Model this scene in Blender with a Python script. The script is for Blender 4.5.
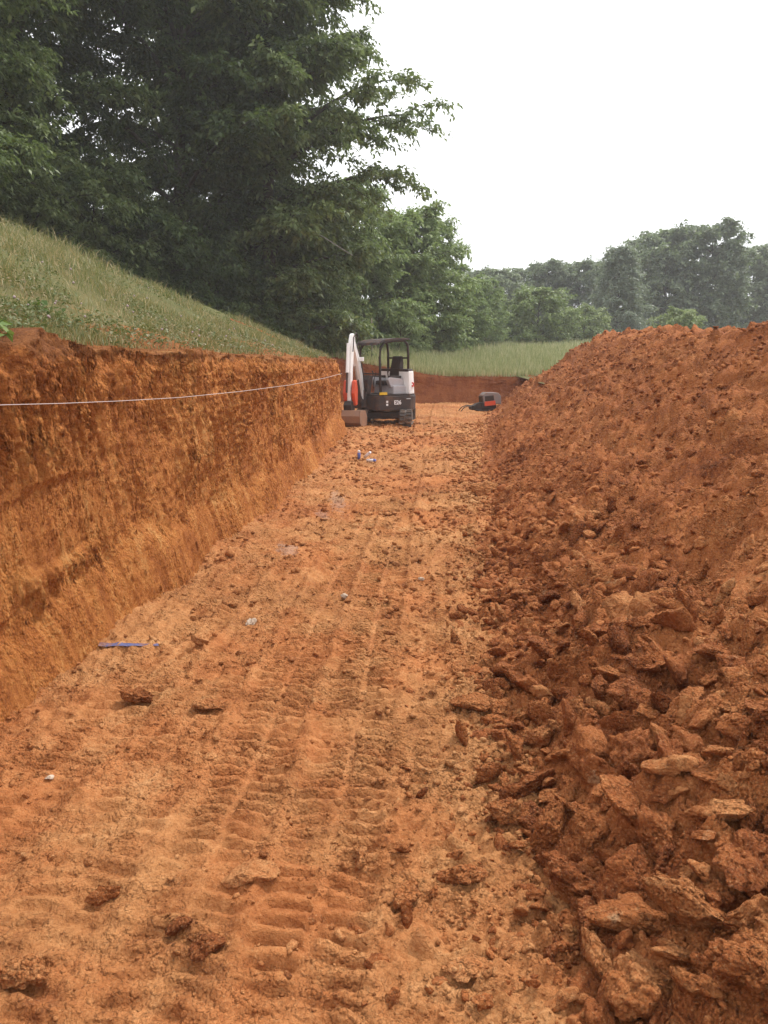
import bpy, bmesh, math, random
import numpy as np
from mathutils import Vector, Matrix

for o in list(bpy.data.objects):
    bpy.data.objects.remove(o)
scene = bpy.context.scene
col = scene.collection
rnd = random.Random(7)
RNG = np.random.default_rng(11)
R = math.radians

# ------------------------------------------------------------------ camera
CAM_H, FPX = 1.7, 739.6
PITCH = math.atan(154 / FPX)
YAW = math.atan(66 / FPX * math.cos(PITCH))
cd = bpy.data.cameras.new('camera')
cd.sensor_fit = 'VERTICAL'
cd.sensor_height = 36
cd.lens = 26
cd.clip_end = 3000
cam = bpy.data.objects.new('camera', cd)
col.objects.link(cam)
cam.location = (0, 0, CAM_H)
cam.rotation_euler = (math.pi / 2 - PITCH, 0, YAW)
scene.camera = cam

# ------------------------------------------------------------------ overcast sky, soft sun, exposure
SUN_EL, SUN_AZ = R(54), R(40)          # azimuth clockwise from +Y
w = bpy.data.worlds.new('World')
scene.world = w
w.use_nodes = True
nt = w.node_tree
nt.nodes.clear()
sky = nt.nodes.new('ShaderNodeTexSky')
sky.sky_type = 'NISHITA'
sky.sun_disc = False
sky.sun_elevation = SUN_EL
sky.sun_rotation = SUN_AZ
hs = nt.nodes.new('ShaderNodeHueSaturation')
hs.inputs['Saturation'].default_value = 0.12
nt.links.new(sky.outputs[0], hs.inputs['Color'])
mx = nt.nodes.new('ShaderNodeMix')
mx.data_type = 'RGBA'
mx.inputs['Factor'].default_value = 0.86           # closed white cloud in front of the blue
nt.links.new(hs.outputs[0], mx.inputs[6])
mx.inputs[7].default_value = (9.6, 9.75, 10.0, 1)
bg = nt.nodes.new('ShaderNodeBackground')
bg.inputs['Strength'].default_value = 0.079
nt.links.new(mx.outputs[2], bg.inputs['Color'])
wo = nt.nodes.new('ShaderNodeOutputWorld')
nt.links.new(bg.outputs[0], wo.inputs['Surface'])

sd = bpy.data.lights.new('sun', 'SUN')
sd.energy = 1.5
sd.angle = R(10)
sd.color = (1, 0.96, 0.9)
so = bpy.data.objects.new('sun', sd)
col.objects.link(so)
so.location = (0, 0, 40)
sv = Vector((math.sin(SUN_AZ) * math.cos(SUN_EL), math.cos(SUN_AZ) * math.cos(SUN_EL), math.sin(SUN_EL)))
so.rotation_euler = sv.to_track_quat('Z', 'Y').to_euler()

scene.view_settings.view_transform = 'Standard'
scene.view_settings.look = 'None'
scene.view_settings.exposure = 1.22
scene.view_settings.gamma = 1.0
scene.cycles.use_denoising = True
scene.cycles.max_bounces = 6
scene.cycles.volume_bounces = 1

# ------------------------------------------------------------------ pixel to place
_rm = cam.rotation_euler.to_matrix()
def ray(px, py):
    return _rm @ Vector(((px - 384) / FPX, -(py - 512) / FPX, -1.0))
def on_ground(px, py, z=0.0):
    d = ray(px, py)
    t = (z - CAM_H) / d.z
    return Vector((0, 0, CAM_H)) + d * t
def at_depth(px, py, Y):
    d = ray(px, py)
    return Vector((0, 0, CAM_H)) + d * (Y / d.y)

# ------------------------------------------------------------------ noise
def _h(ix, iy, seed):
    h = (ix.astype(np.int64) * 374761393 + iy.astype(np.int64) * 668265263 + seed * 1442695041) & 0xFFFFFFFF
    h = ((h ^ (h >> 13)) * 1274126177) & 0xFFFFFFFF
    h = ((h ^ (h >> 16)) * 2246822519) & 0xFFFFFFFF
    return h ^ (h >> 15)
def perlin2(x, y, seed=0):
    x = np.asarray(x, float); y = np.asarray(y, float)
    x, y = np.broadcast_arrays(x, y)
    xi = np.floor(x); yi = np.floor(y)
    fx = x - xi; fy = y - yi
    u = fx * fx * fx * (fx * (fx * 6 - 15) + 10); v = fy * fy * fy * (fy * (fy * 6 - 15) + 10)
    def g(ox, oy):
        a = _h(xi + ox, yi + oy, seed) * (2 * math.pi / 4294967296.0)
        return np.cos(a) * (fx - ox) + np.sin(a) * (fy - oy)
    a = g(0, 0); b = g(1, 0); c = g(0, 1); d = g(1, 1)
    return 1.5 * ((a * (1 - u) + b * u) * (1 - v) + (c * (1 - u) + d * u) * v)
def fbm(x, y, octv=4, seed=0, gain=0.5):
    s = 0; a = 1.0
    for k in range(octv):
        s = s + a * perlin2(x * 2 ** k + 17.3 * k, y * 2 ** k - 9.1 * k, seed + k * 7)
        a *= gain
    return s
def ridged(x, y, octv=4, seed=0, gain=0.5):
    s = 0; a = 1.0
    for k in range(octv):
        s = s + a * (1 - 2 * np.abs(perlin2(x * 2 ** k + 5.3 * k, y * 2 ** k + 3.1 * k, seed + k * 5)))
        a *= gain
    return s
def cells(x, y, seed=0):
    """distance to the nearest scattered point and that point's random number"""
    x = np.asarray(x, float); y = np.asarray(y, float)
    xi = np.floor(x); yi = np.floor(y)
    best = np.full(x.shape, 9.0); val = np.zeros(x.shape)
    for ox in (-1, 0, 1):
        for oy in (-1, 0, 1):
            h = _h(xi + ox, yi + oy, seed)
            px = xi + ox + (h & 0xFFFF) / 65536.0
            py = yi + oy + ((h >> 16) & 0xFFFF) / 65536.0
            d = np.hypot(px - x, py - y)
            m = d < best
            best = np.where(m, d, best)
            val = np.where(m, (_h(xi + ox, yi + oy, seed + 99) & 0xFFFF) / 65536.0, val)
    return best, val
def sstep(a, b, x):
    t = np.clip((np.asarray(x, float) - a) / (b - a), 0, 1)
    return t * t * (3 - 2 * t)
def noise3(P, seed):
    return (perlin2(P[:, 0] + 0.7 * P[:, 2], P[:, 1] - 0.4 * P[:, 2], seed) + perlin2(P[:, 1] + 3.1, P[:, 2] - 5.7 + 0.5 * P[:, 0], seed + 3)
            + perlin2(P[:, 2] + 11.9 - 0.3 * P[:, 1], P[:, 0] + 7.7, seed + 6)) / 1.7

# ------------------------------------------------------------------ mesh helpers
def mesh_np(name, V, F, smooth=False):
    V = np.ascontiguousarray(V, np.float32); F = np.ascontiguousarray(F, np.int32)
    me = bpy.data.meshes.new(name)
    me.vertices.add(len(V)); me.vertices.foreach_set('co', V.ravel())
    me.loops.add(F.size); me.loops.foreach_set('vertex_index', F.ravel())
    me.polygons.add(len(F)); me.polygons.foreach_set('loop_start', np.arange(0, F.size, F.shape[1], dtype=np.int32))
    if smooth:
        me.polygons.foreach_set('use_smooth', np.ones(len(F), bool))
    me.update(calc_edges=True)
    return me
def link(name, me, mat, parent=None, loc=None):
    if mat is not None and not me.materials:
        me.materials.append(mat)
    o = bpy.data.objects.new(name, me)
    col.objects.link(o)
    if parent: o.parent = parent
    if loc is not None: o.location = loc
    return o
def empty(name, loc=(0, 0, 0), rz=0):
    o = bpy.data.objects.new(name, None)
    o.empty_display_size = 0.2
    col.objects.link(o); o.location = loc; o.rotation_euler = (0, 0, rz)
    return o
def tag(o, label=None, cat=None, group=None, kind=None):
    if label: o['label'] = label
    if cat: o['category'] = cat
    if group: o['group'] = group
    if kind: o['kind'] = kind
    return o
def grid_faces(nr, nc):
    i = np.arange((nr - 1) * nc).reshape(nr - 1, nc)[:, :-1].ravel()
    return np.stack([i, i + 1, i + nc + 1, i + nc], 1)
def copy_thing(o, parent=None):
    c = o.copy(); col.objects.link(c); c.parent = parent
    for ch in list(o.children):
        copy_thing(ch, c)
    return c

# ------------------------------------------------------------------ materials
class NT:
    def __init__(s, name):
        s.m = bpy.data.materials.new(name); s.m.use_nodes = True
        s.t = s.m.node_tree; s.n = s.t.nodes; s.n.clear()
        s.out = s.n.new('ShaderNodeOutputMaterial')
    def node(s, typ, **kw):
        n = s.n.new('ShaderNode' + typ)
        for k, v in kw.items(): setattr(n, k, v)
        return n
    def link(s, a, b): s.t.links.new(a, b)
    def noise(s, vec, scale, detail=5, rough=0.55):
        n = s.node('TexNoise'); n.inputs['Scale'].default_value = scale
        n.inputs['Detail'].default_value = detail; n.inputs['Roughness'].default_value = rough
        if vec is not None: s.link(vec, n.inputs['Vector'])
        return n.outputs['Fac']
    def ramp(s, fac, stops):
        r = s.node('ValToRGB'); e = r.color_ramp.elements
        while len(e) < len(stops): e.new(0.5)
        for k, (p, c) in enumerate(stops):
            e[k].position = p; e[k].color = tuple(c) + (1,) if len(c) == 3 else c
        s.link(fac, r.inputs[0]); return r.outputs[0]
    def mix(s, fac, a, b, mode='MIX'):
        m = s.node('Mix'); m.data_type = 'RGBA'; m.blend_type = mode
        for sock, v in ((m.inputs[0], fac), (m.inputs[6], a), (m.inputs[7], b)):
            if hasattr(v, 'is_output'): s.link(v, sock)
            elif isinstance(v, (int, float)): sock.default_value = v
            else: sock.default_value = tuple(v) + (1,) if len(v) == 3 else v
        return m.outputs[2]
    def math(s, op, a, b=0.0, c=None):
        m = s.node('Math'); m.operation = op
        for k, v in enumerate((a, b) if c is None else (a, b, c)):
            if hasattr(v, 'is_output'): s.link(v, m.inputs[k])
            else: m.inputs[k].default_value = v
        return m.outputs[0]
    def maprange(s, v, a, b, c=0.0, d=1.0):
        m = s.node('MapRange'); m.interpolation_type = 'SMOOTHSTEP'
        s.link(v, m.inputs[0])
        for k, x in enumerate((a, b, c, d)): m.inputs[k + 1].default_value = x
        return m.outputs[0]
    def bump(s, h, strength, dist, nrm=None):
        b = s.node('Bump'); b.inputs['Strength'].default_value = strength; b.inputs['Distance'].default_value = dist
        s.link(h, b.inputs['Height'])
        if nrm is not None: s.link(nrm, b.inputs['Normal'])
        return b.outputs[0]
    def principled(s, color, rough=0.9, metal=0.0, spec=0.3, normal=None):
        p = s.node('BsdfPrincipled')
        if hasattr(color, 'is_output'): s.link(color, p.inputs['Base Color'])
        else: p.inputs['Base Color'].default_value = tuple(color) + (1,)
        if hasattr(rough, 'is_output'): s.link(rough, p.inputs['Roughness'])
        else: p.inputs['Roughness'].default_value = rough
        p.inputs['Metallic'].default_value = metal
        p.inputs['Specular IOR Level'].default_value = spec
        if normal is not None: s.link(normal, p.inputs['Normal'])
        s.link(p.outputs[0], s.out.inputs['Surface'])
        return p

def dirt(name, stops, vscale=1.0, per='none', streak=False, bump=1.0, smears=None, pale=0.0, grit_amt=1.0, topsoil=False, second=None):
    s = NT(name)
    g = s.node('NewGeometry')
    pos = g.outputs['Position']
    vec = pos
    if streak:                                        # bucket-tooth strokes run down the face
        mp = s.node('Mapping'); mp.inputs['Scale'].default_value = (1.0, 1.0, 0.18)
        mp.inputs['Rotation'].default_value = (R(5), 0, 0)
        s.link(pos, mp.inputs['Vector']); vec = mp.outputs[0]
    big = s.noise(pos, 0.9 * vscale, 4, 0.6)
    mid = s.noise(vec, (8.0 if streak else 5.5) * vscale, 6, 0.65)
    fine = s.noise(pos, 38, 5, 0.7)
    grit = s.noise(pos, 120, 4, 0.75)
    f = s.math('ADD', s.math('MULTIPLY', big, 0.3), s.math('MULTIPLY', mid, 0.34))
    f = s.math('ADD', f, s.math('MULTIPLY', fine, 0.36))  # tone follows bump height: damp hollows darker, also painting in missing crevice shade
    if per == 'object':
        oi = s.node('ObjectInfo'); f = s.math('ADD', f, s.math('MULTIPLY', s.math('SUBTRACT', oi.outputs['Random'], 0.45), 0.2))
    elif per == 'island':
        f = s.math('ADD', f, s.math('MULTIPLY', s.math('SUBTRACT', g.outputs['Random Per Island'], 0.5), 0.12))
    c = s.ramp(f, stops)
    if second:                                        # patches where paler ochre subsoil was smeared about
        c2 = s.ramp(f, second)
        pm = s.math('ADD', s.math('MULTIPLY', s.noise(pos, 0.55, 5, 0.65), 0.75), s.math('MULTIPLY', s.noise(pos, 3.5, 4, 0.6), 0.25))
        c = s.mix(s.maprange(pm, 0.42, 0.56, 0.0, 1.0), c, c2)
    if pale:
        pn = s.noise(pos, 7.0, 4, 0.75)
        c = s.mix(s.maprange(pn, 0.62, 0.72, 0.0, pale), c, (0.55, 0.36, 0.2))
    c = s.mix(s.maprange(grit, 0.54, 0.68, 0.0, 0.55 * grit_amt), c, (0.62, 0.36, 0.17))     # bright sand grains
    c = s.mix(s.maprange(grit, 0.46, 0.33, 0.0, 0.6 * grit_amt), c, (0.1, 0.035, 0.014))
    if topsoil:                                       # thin dark root layer under the turf
        sx = s.node('SeparateXYZ'); s.link(pos, sx.inputs[0])
        k = s.math('ADD', s.math('ADD', sx.outputs[2], s.math('MULTIPLY', sx.outputs[1], 0.009)), s.math('MULTIPLY', s.math('SUBTRACT', s.noise(pos, 5, 5, 0.7), 0.5), 0.35))
        c = s.mix(s.maprange(k, 1.70, 1.78, 0.0, 0.45), c, (0.16, 0.075, 0.036))
    if smears:
        for (x, y, rx, ry, a, colr, am) in smears:    # smears of grey clay, each with its own shape
            mp = s.node('Mapping'); mp.vector_type = 'TEXTURE'
            mp.inputs['Location'].default_value = (x, y, 0); mp.inputs['Rotation'].default_value = (0, 0, a)
            mp.inputs['Scale'].default_value = (rx, ry, 4)
            s.link(pos, mp.inputs['Vector'])
            ln = s.node('VectorMath'); ln.operation = 'LENGTH'; s.link(mp.outputs[0], ln.inputs[0])
            nn = s.noise(pos, 11, 4, 0.7)
            k = s.math('ADD', ln.outputs['Value'], s.math('MULTIPLY', s.math('SUBTRACT', nn, 0.5), 3.2))
            c = s.mix(s.maprange(k, 1.15, 0.55, 0.0, am), c, colr)
    hgt = s.math('ADD', s.math('MULTIPLY', fine, 1.0), s.math('MULTIPLY', grit, 0.35))
    if streak:
        hgt = s.math('ADD', hgt, s.math('MULTIPLY', s.noise(pos, 30, 6, 0.8), 1.0))
    n1 = s.bump(mid, 0.8 * bump, 0.06)
    n2 = s.bump(hgt, 1.0 * bump, 0.022, n1)
    if streak:
        mp2 = s.node('Mapping'); mp2.inputs['Scale'].default_value = (1.0, 1.0, 0.7); mp2.inputs['Rotation'].default_value = (R(5), 0, 0); s.link(pos, mp2.inputs['Vector'])
    if True:                                          # crumb structure of the loosened clay
        for sc0, dd0 in (((26, 0.035), (70, 0.014)) if streak else ((34, 0.03), (85, 0.014))):
            vo = s.node('TexVoronoi'); vo.inputs['Scale'].default_value = sc0; s.link(pos if not streak else mp2.outputs[0], vo.inputs['Vector'])
            ms = s.maprange(s.noise(pos, 2.3, 4, 0.6), 0.4, 0.56, 0.15, 1.0)
            n2 = s.bump(s.math('MULTIPLY', s.math('SUBTRACT', 1.0, vo.outputs['Distance']), ms), 0.75 * bump, dd0, n2)
    s.principled(c, 0.93, 0, 0.18, n2)
    return s.m

ORANGE = [(0.37, (0.215, 0.064, 0.020)), (0.46, (0.36, 0.122, 0.038)), (0.54, (0.45, 0.170, 0.058)), (0.64, (0.56, 0.255, 0.10))]
REDDER = [(0.36, (0.155, 0.042, 0.014)), (0.45, (0.315, 0.094, 0.028)), (0.54, (0.425, 0.145, 0.045)), (0.65, (0.57, 0.25, 0.095))]
OCHRE = [(0.37, (0.235, 0.085, 0.03)), (0.46, (0.385, 0.16, 0.056)), (0.54, (0.475, 0.215, 0.081)), (0.64, (0.595, 0.31, 0.135))]
WALLC = [(0.37, (0.235, 0.066, 0.017)), (0.46, (0.44, 0.146, 0.037)), (0.53, (0.57, 0.215, 0.056)), (0.63, (0.7, 0.36, 0.125))]
GREY = (0.34, 0.255, 0.21)
def smear(px, py, rx, ry, a, am=0.6):
    p = on_ground(px, py)
    return (p.x, p.y, rx, ry, a, GREY, am)
M = {}
M['floor'] = dirt('trench_floor_soil', ORANGE, second=OCHRE, grit_amt=0.55, bump=0.8, smears=[
    smear(288, 552, 0.1, 0.3, 0.3, 0.42), smear(338, 500, 0.1, 0.7, 0.2, 0.36), smear(322, 515, 0.07, 0.3, 0.3, 0.3)])
M['wall'] = dirt('cut_face_clay', WALLC, streak=True, bump=1.0, grit_amt=0.6, topsoil=True)
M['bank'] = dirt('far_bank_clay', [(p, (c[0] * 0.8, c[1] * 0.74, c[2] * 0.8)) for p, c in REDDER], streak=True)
M['heap'] = dirt('spoil_soil', REDDER, bump=1.1, pale=0.25)
M['clod'] = dirt('clod_clay', REDDER, per='object', bump=1.2, pale=0.55)
M['clodfloor'] = dirt('loose_clod_clay', [(p, (c[0] * 1.05, c[1] * 1.02, c[2] * 1.0)) for p, c in ORANGE], per='object', bump=1.2)
M['clods'] = dirt('clod_clay_small', REDDER, per='island', bump=1.0, pale=0.3)
M['crumb'] = dirt('crumb_clay', ORANGE, second=OCHRE, per='island', bump=0.8)

def leafmat(name, a, b, c, transl=0.28):
    s = NT(name)
    g = s.node('NewGeometry'); oi = s.node('ObjectInfo')
    n = s.noise(g.outputs['Position'], 0.9, 4, 0.65)
    f = s.math('ADD', s.math('MULTIPLY', g.outputs['Random Per Island'], 0.55), s.math('MULTIPLY', n, 0.6))
    f = s.math('ADD', f, s.math('MULTIPLY', s.math('SUBTRACT', oi.outputs['Random'], 0.5), 0.55))
    cc = s.ramp(f, [(0.25, a), (0.55, b), (0.8, c)])
    p = s.principled(cc, 0.5, 0, 0.35)
    t = s.node('BsdfTranslucent'); s.link(s.mix(0.5, cc, (0.14, 0.2, 0.04)), t.inputs['Color'])
    ms = s.node('MixShader'); ms.inputs[0].default_value = transl
    s.link(p.outputs[0], ms.inputs[1]); s.link(t.outputs[0], ms.inputs[2])
    s.link(ms.outputs[0], s.out.inputs['Surface'])
    return s.m
M['leaf_dark'] = leafmat('cherry_leaf', (0.042, 0.066, 0.024), (0.1, 0.142, 0.052), (0.21, 0.255, 0.105), 0.42)
M['leaf_mid'] = leafmat('meadow_tree_leaf', (0.15, 0.21, 0.075), (0.25, 0.325, 0.125), (0.35, 0.42, 0.19), 0.48)
M['leaf_bush'] = leafmat('bush_leaf', (0.15, 0.2, 0.07), (0.23, 0.29, 0.11), (0.33, 0.38, 0.17), 0.42)
M['leaf_far'] = leafmat('far_tree_leaf', (0.1, 0.13, 0.082), (0.185, 0.225, 0.14), (0.29, 0.335, 0.215), 0.44)
M['leaf_pale'] = leafmat('pale_tree_leaf', (0.2, 0.235, 0.18), (0.28, 0.315, 0.245), (0.37, 0.4, 0.33), 0.42)
M['grass'] = leafmat('slope_grass_blade', (0.105, 0.13, 0.038), (0.23, 0.215, 0.08), (0.48, 0.35, 0.185), 0.3)
M['meadow'] = leafmat('meadow_grass_blade', (0.23, 0.265, 0.105), (0.38, 0.385, 0.185), (0.58, 0.51, 0.31), 0.3)
M['weed'] = leafmat('weed_leaf', (0.07, 0.13, 0.025), (0.11, 0.18, 0.035), (0.16, 0.23, 0.05), 0.3)
s = NT('clover_petal'); s.principled((0.36, 0.27, 0.27), 0.8); M['petal'] = s.m
s = NT('bark'); g = s.node('NewGeometry'); nz = s.noise(g.outputs['Position'], 9, 5)
s.principled(s.ramp(nz, [(0.3, (0.03, 0.024, 0.019)), (0.7, (0.09, 0.075, 0.06))]), 0.9, 0, 0.2, s.bump(nz, 0.6, 0.03)); M['bark'] = s.m
s = NT('dead_wood'); g = s.node('NewGeometry'); s.principled(s.ramp(s.noise(g.outputs['Position'], 12, 4), [(0.3, (0.16, 0.15, 0.14)), (0.7, (0.3, 0.28, 0.26))]), 0.9); M['dead'] = s.m
s = NT('hill_soil_and_turf'); g = s.node('NewGeometry')
na = s.noise(g.outputs['Position'], 0.7, 5, 0.6); nb = s.noise(g.outputs['Position'], 6, 5, 0.7)
cc = s.ramp(s.math('ADD', s.math('MULTIPLY', na, 0.6), s.math('MULTIPLY', nb, 0.4)),
            [(0.36, (0.26, 0.135, 0.06)), (0.42, (0.14, 0.115, 0.05)), (0.54, (0.1, 0.1, 0.04)), (0.66, (0.14, 0.14, 0.055))])
s.principled(cc, 0.95, 0, 0.1, s.bump(nb, 0.8, 0.05)); M['turf'] = s.m

def paint(name, c, rough=0.45, dust=0.35, metal=0.0, dustc=(0.36, 0.17, 0.08)):
    s = NT(name); g = s.node('NewGeometry')
    n = s.noise(g.outputs['Position'], 5, 6, 0.7); n2 = s.noise(g.outputs['Position'], 40, 4, 0.7)
    k = s.math('ADD', s.math('MULTIPLY', n, 0.7), s.math('MULTIPLY', n2, 0.3))
    s.principled(s.mix(s.maprange(k, 0.45, 0.66, 0.04, dust), c, dustc), s.maprange(k, 0.4, 0.65, rough, 0.85), metal, 0.4)
    return s.m
M['white'] = paint('white_machine_paint', (0.86, 0.855, 0.84), 0.35, 0.14)
M['dark'] = paint('charcoal_machine_paint', (0.03, 0.03, 0.034), 0.4, 0.3)
M['black'] = paint('black_vinyl', (0.014, 0.014, 0.016), 0.5, 0.15)
M['grey'] = paint('grey_machine_plastic', (0.42, 0.41, 0.43), 0.5, 0.25)
M['hood'] = paint('dusty_grey_hood', (0.2, 0.18, 0.18), 0.5, 0.7)
M['red'] = paint('orange_red_machine_paint', (0.62, 0.075, 0.03), 0.4, 0.15)
M['rubber'] = paint('track_rubber', (0.05, 0.046, 0.044), 0.8, 0.75, 0, (0.33, 0.2, 0.12))
M['steel'] = paint('bare_steel', (0.5, 0.5, 0.5), 0.3, 0.15, 0.9)
M['bucket'] = paint('worn_bucket_steel', (0.27, 0.16, 0.11), 0.5, 0.8, 0.1, (0.42, 0.22, 0.12))
M['yellow'] = paint('warning_yellow', (0.7, 0.45, 0.03), 0.5, 0.2)
M['decal'] = paint('decal_white', (0.8, 0.8, 0.8), 0.5, 0.05)
M['decalred'] = paint('decal_red', (0.55, 0.02, 0.02), 0.5, 0.05)
M['blue'] = paint('marking_blue', (0.13, 0.16, 0.34), 0.7, 0.8)
M['canblue'] = paint('can_blue', (0.1, 0.16, 0.5), 0.35, 0.12)
M['canwhite'] = paint('can_white', (0.75, 0.76, 0.8), 0.35, 0.08)
s = NT('twine'); s.principled((0.5, 0.42, 0.39), 0.8); M['twine'] = s.m
s = NT('weathered_wood'); s.principled((0.2, 0.17, 0.13), 0.9); M['wood'] = s.m

# ------------------------------------------------------------------ the lie of the land
_wp = [on_ground(px, py) for px, py in ((0, 700), (100, 622), (250, 521), (330, 446))]
_wy = np.array([-4.0] + [p.y for p in _wp] + [17.6]); _wx = np.array([_wp[0].x + 0.12] + [p.x for p in _wp] + [_wp[-1].x - 0.12])
def wall_x(y): return np.interp(y, _wy, _wx)
_fp = [on_ground(px, py) for px, py in ((590, 1020), (552, 880), (508, 770), (494, 650), (488, 570), (482, 495), (478, 442), (492, 412))]
_fy = np.array([-3.0] + [p.y for p in _fp] + [29]); _fx = np.array([_fp[0].x + 0.15] + [p.x for p in _fp] + [1.9])
def foot_x(y): return np.interp(y, _fy, _fx)
Y_CORNER, Y_BACK, X_NOTCH = 16.9, 29.0, -4.7

def hill_slope(y): return np.interp(y, [10, 18, 22, 25, 28, 31, 36], [0.41, 0.40, 0.36, 0.28, 0.15, 0.06, 0.03])
def land(x, y):
    x = np.asarray(x, float); y = np.asarray(y, float)
    E = 1.82 - 0.009 * np.clip(y, 0, 40)
    wx = np.where(y < Y_CORNER, wall_x(y), -2.9) - 0.25
    d = np.clip(wx - x, 0, 16)
    wgt = np.where(y < Y_BACK - 1.5, sstep(0.0, 1.0, x), sstep(-4.5, 0.5, x))
    z = E * (1 - wgt) + 1.0 * wgt + 0.052 * np.clip(y - Y_BACK, 0, 120)
    z = z + hill_slope(y) * (d - 0.5 * np.clip(0.8 - np.abs(d - 0.8), 0, 1) * 0.3)
    return z + 0.1 * fbm(x * 0.35, y * 0.35, 3, 5) * (0.15 + 0.85 * sstep(0.2, 3.0, d) + 0.85 * sstep(30, 33, y)) + 0.03 * fbm(x * 1.7, y * 1.7, 3, 8) * sstep(0, 1.0, d)

# natural ground, one sheet to the horizon with the excavation left open
def geo(a, b, d0, ratio):
    out = [a]; d = d0
    while out[-1] < b:
        out.append(out[-1] + d); d *= ratio
    return np.array(out)
xs = np.concatenate([-geo(16, 1500, 0.6, 1.25)[::-1], np.arange(-15.7, 16, 0.3), geo(16.3, 1500, 0.6, 1.25)])
ys = np.concatenate([-geo(6, 800, 0.6, 1.3)[::-1], np.arange(-5.7, 40, 0.3), geo(40, 2500, 0.5, 1.2)])
X, Y = np.meshgrid(xs, ys)
Z = land(X, Y)
hole = (Y > -4.3) & (Y < Y_BACK + 0.35) & (X < 2.6) & (X > np.where(Y < Y_CORNER + 0.4, wall_x(np.clip(Y, -4, 17)) - 0.45, X_NOTCH - 0.4))
F = grid_faces(len(ys), len(xs))
hf = hole.ravel()
F = F[~(hf[F].any(1))]
o = link('ground', mesh_np('ground', np.stack([X, Y, Z], -1).reshape(-1, 3), F, True), M['turf'])
tag(o, kind='structure')

# ------------------------------------------------------------------ trench floor with track prints
BANDS = [(-0.44, 0.165, 1.0, 1, 0.074), (-0.8, 0.15, 0.8, 2, 0.074), (-1.15, 0.15, 0.5, 3, 0.08), (-0.1, 0.13, 0.6, 4, 0.074), (-1.6, 0.16, 0.5, 5, 0.08)]
def floor_z(x, y, fine=True):
    z = 0.035 * fbm(x * 0.55, y * 0.4, 3, 21) + 0.02 * fbm(x * 2.1, y * 1.6, 3, 23)
    if not fine: return z
    tr = np.zeros_like(x); dz = np.zeros_like(x)
    for xc, hw, st, sd_, pit in BANDS:
        c = xc + 0.05 * np.sin(y * 0.45 + sd_) - 0.012 * (y - 3) - 0.0015 * (y - 3) ** 2 * (sd_ == 3)
        dx = x - c
        m = sstep(hw + 0.03, hw - 0.03, np.abs(dx))
        live = sstep(-0.3, 0.15, fbm(x * 0.9 + sd_ * 9, y * 0.7, 3, 40 + sd_) + 0.4 * st + 0.5 * (sd_ < 3)) * st * np.interp(y, [1.5, 2.2, 2.9], [0.6, 0.85, 1.15])
        half = np.where(dx > 0, 0.5, 0.0)
        ph = y / pit + half + 0.35 * np.abs(dx) / hw + 0.16 * perlin2(x * 6, y * 6, 60 + sd_)
        bar = np.clip(np.sin(ph * 2 * math.pi) * 2.6 + 0.3, -1, 1)
        gap = sstep(0.012, 0.03, np.abs(dx))
        berm = np.exp(-((np.abs(dx) - hw - 0.035) / 0.03) ** 2)
        dz += m * live * (-0.014 + 0.02 * bar * gap * (0.55 + 0.9 * np.clip(0.5 + fbm(x * 3, y * 3, 2, 66 + sd_), 0, 1))) + 0.012 * berm * live * (0.6 + 0.6 * perlin2(x * 9, y * 6, 70 + sd_))
        tr = np.maximum(tr, m * live)
    # broad slewing ridges pressed across the left foreground
    rid = sstep(-0.35, -0.6, x) * sstep(2.9, 2.3, y) * sstep(-1.9, -1.4, x)
    dz += rid * 0.009 * np.sin((y + 0.1 * x + 0.03 * fbm(x * 2, y * 2, 2, 77)) / 0.11 * 2 * math.pi) * (0.5 + perlin2(x * 1.7, y * 3, 78))
    rough = 1 - 0.8 * np.clip(tr + 0.6 * rid, 0, 1)
    d1, v1 = cells(x * 11, y * 11, 3)
    lump = np.clip(0.42 - d1, 0, 1) * (v1 > 0.62) * (v1 - 0.5)
    d2, v2 = cells(x * 30, y * 30, 4)
    lump2 = np.clip(0.45 - d2, 0, 1) * (v2 > 0.5) * v2
    near_heap = sstep(-1.0, -0.1, x - foot_x(y))
    z += dz + rough * (0.017 * ridged(x * 3.2, y * 3.2, 3, 31, 0.55) + 0.02 * fbm(x * 17, y * 17, 3, 33, 0.7)) \
        + (rough + near_heap) * (0.13 * lump + 0.03 * lump2)
    z -= 0.02 * np.clip(fbm(x * 1.3, y * 1.1, 2, 90), -0.3, 1)
    z += 0.012 * sstep(0.3, 0.0, x - wall_x(y))
    return z
fx_ = np.concatenate([np.arange(-5.4, -3.3, 0.15), np.linspace(-3.2, 1.2, 310), np.arange(1.35, 3.2, 0.2)])
ry = [1.0]
while ry[-1] < Y_BACK + 0.6:
    ry.append(ry[-1] * 1.0048 + 0.0005)
fy_ = np.concatenate([np.arange(-4.4, 0.95, 0.06), np.array(ry)])
X, Y = np.meshgrid(fx_, fy_)
Z = floor_z(X, Y)
floor = link('trench_floor', mesh_np('trench_floor', np.stack([X, Y, Z], -1).reshape(-1, 3), grid_faces(len(fy_), len(fx_)), True), M['floor'])
tag(floor, kind='structure')

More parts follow.
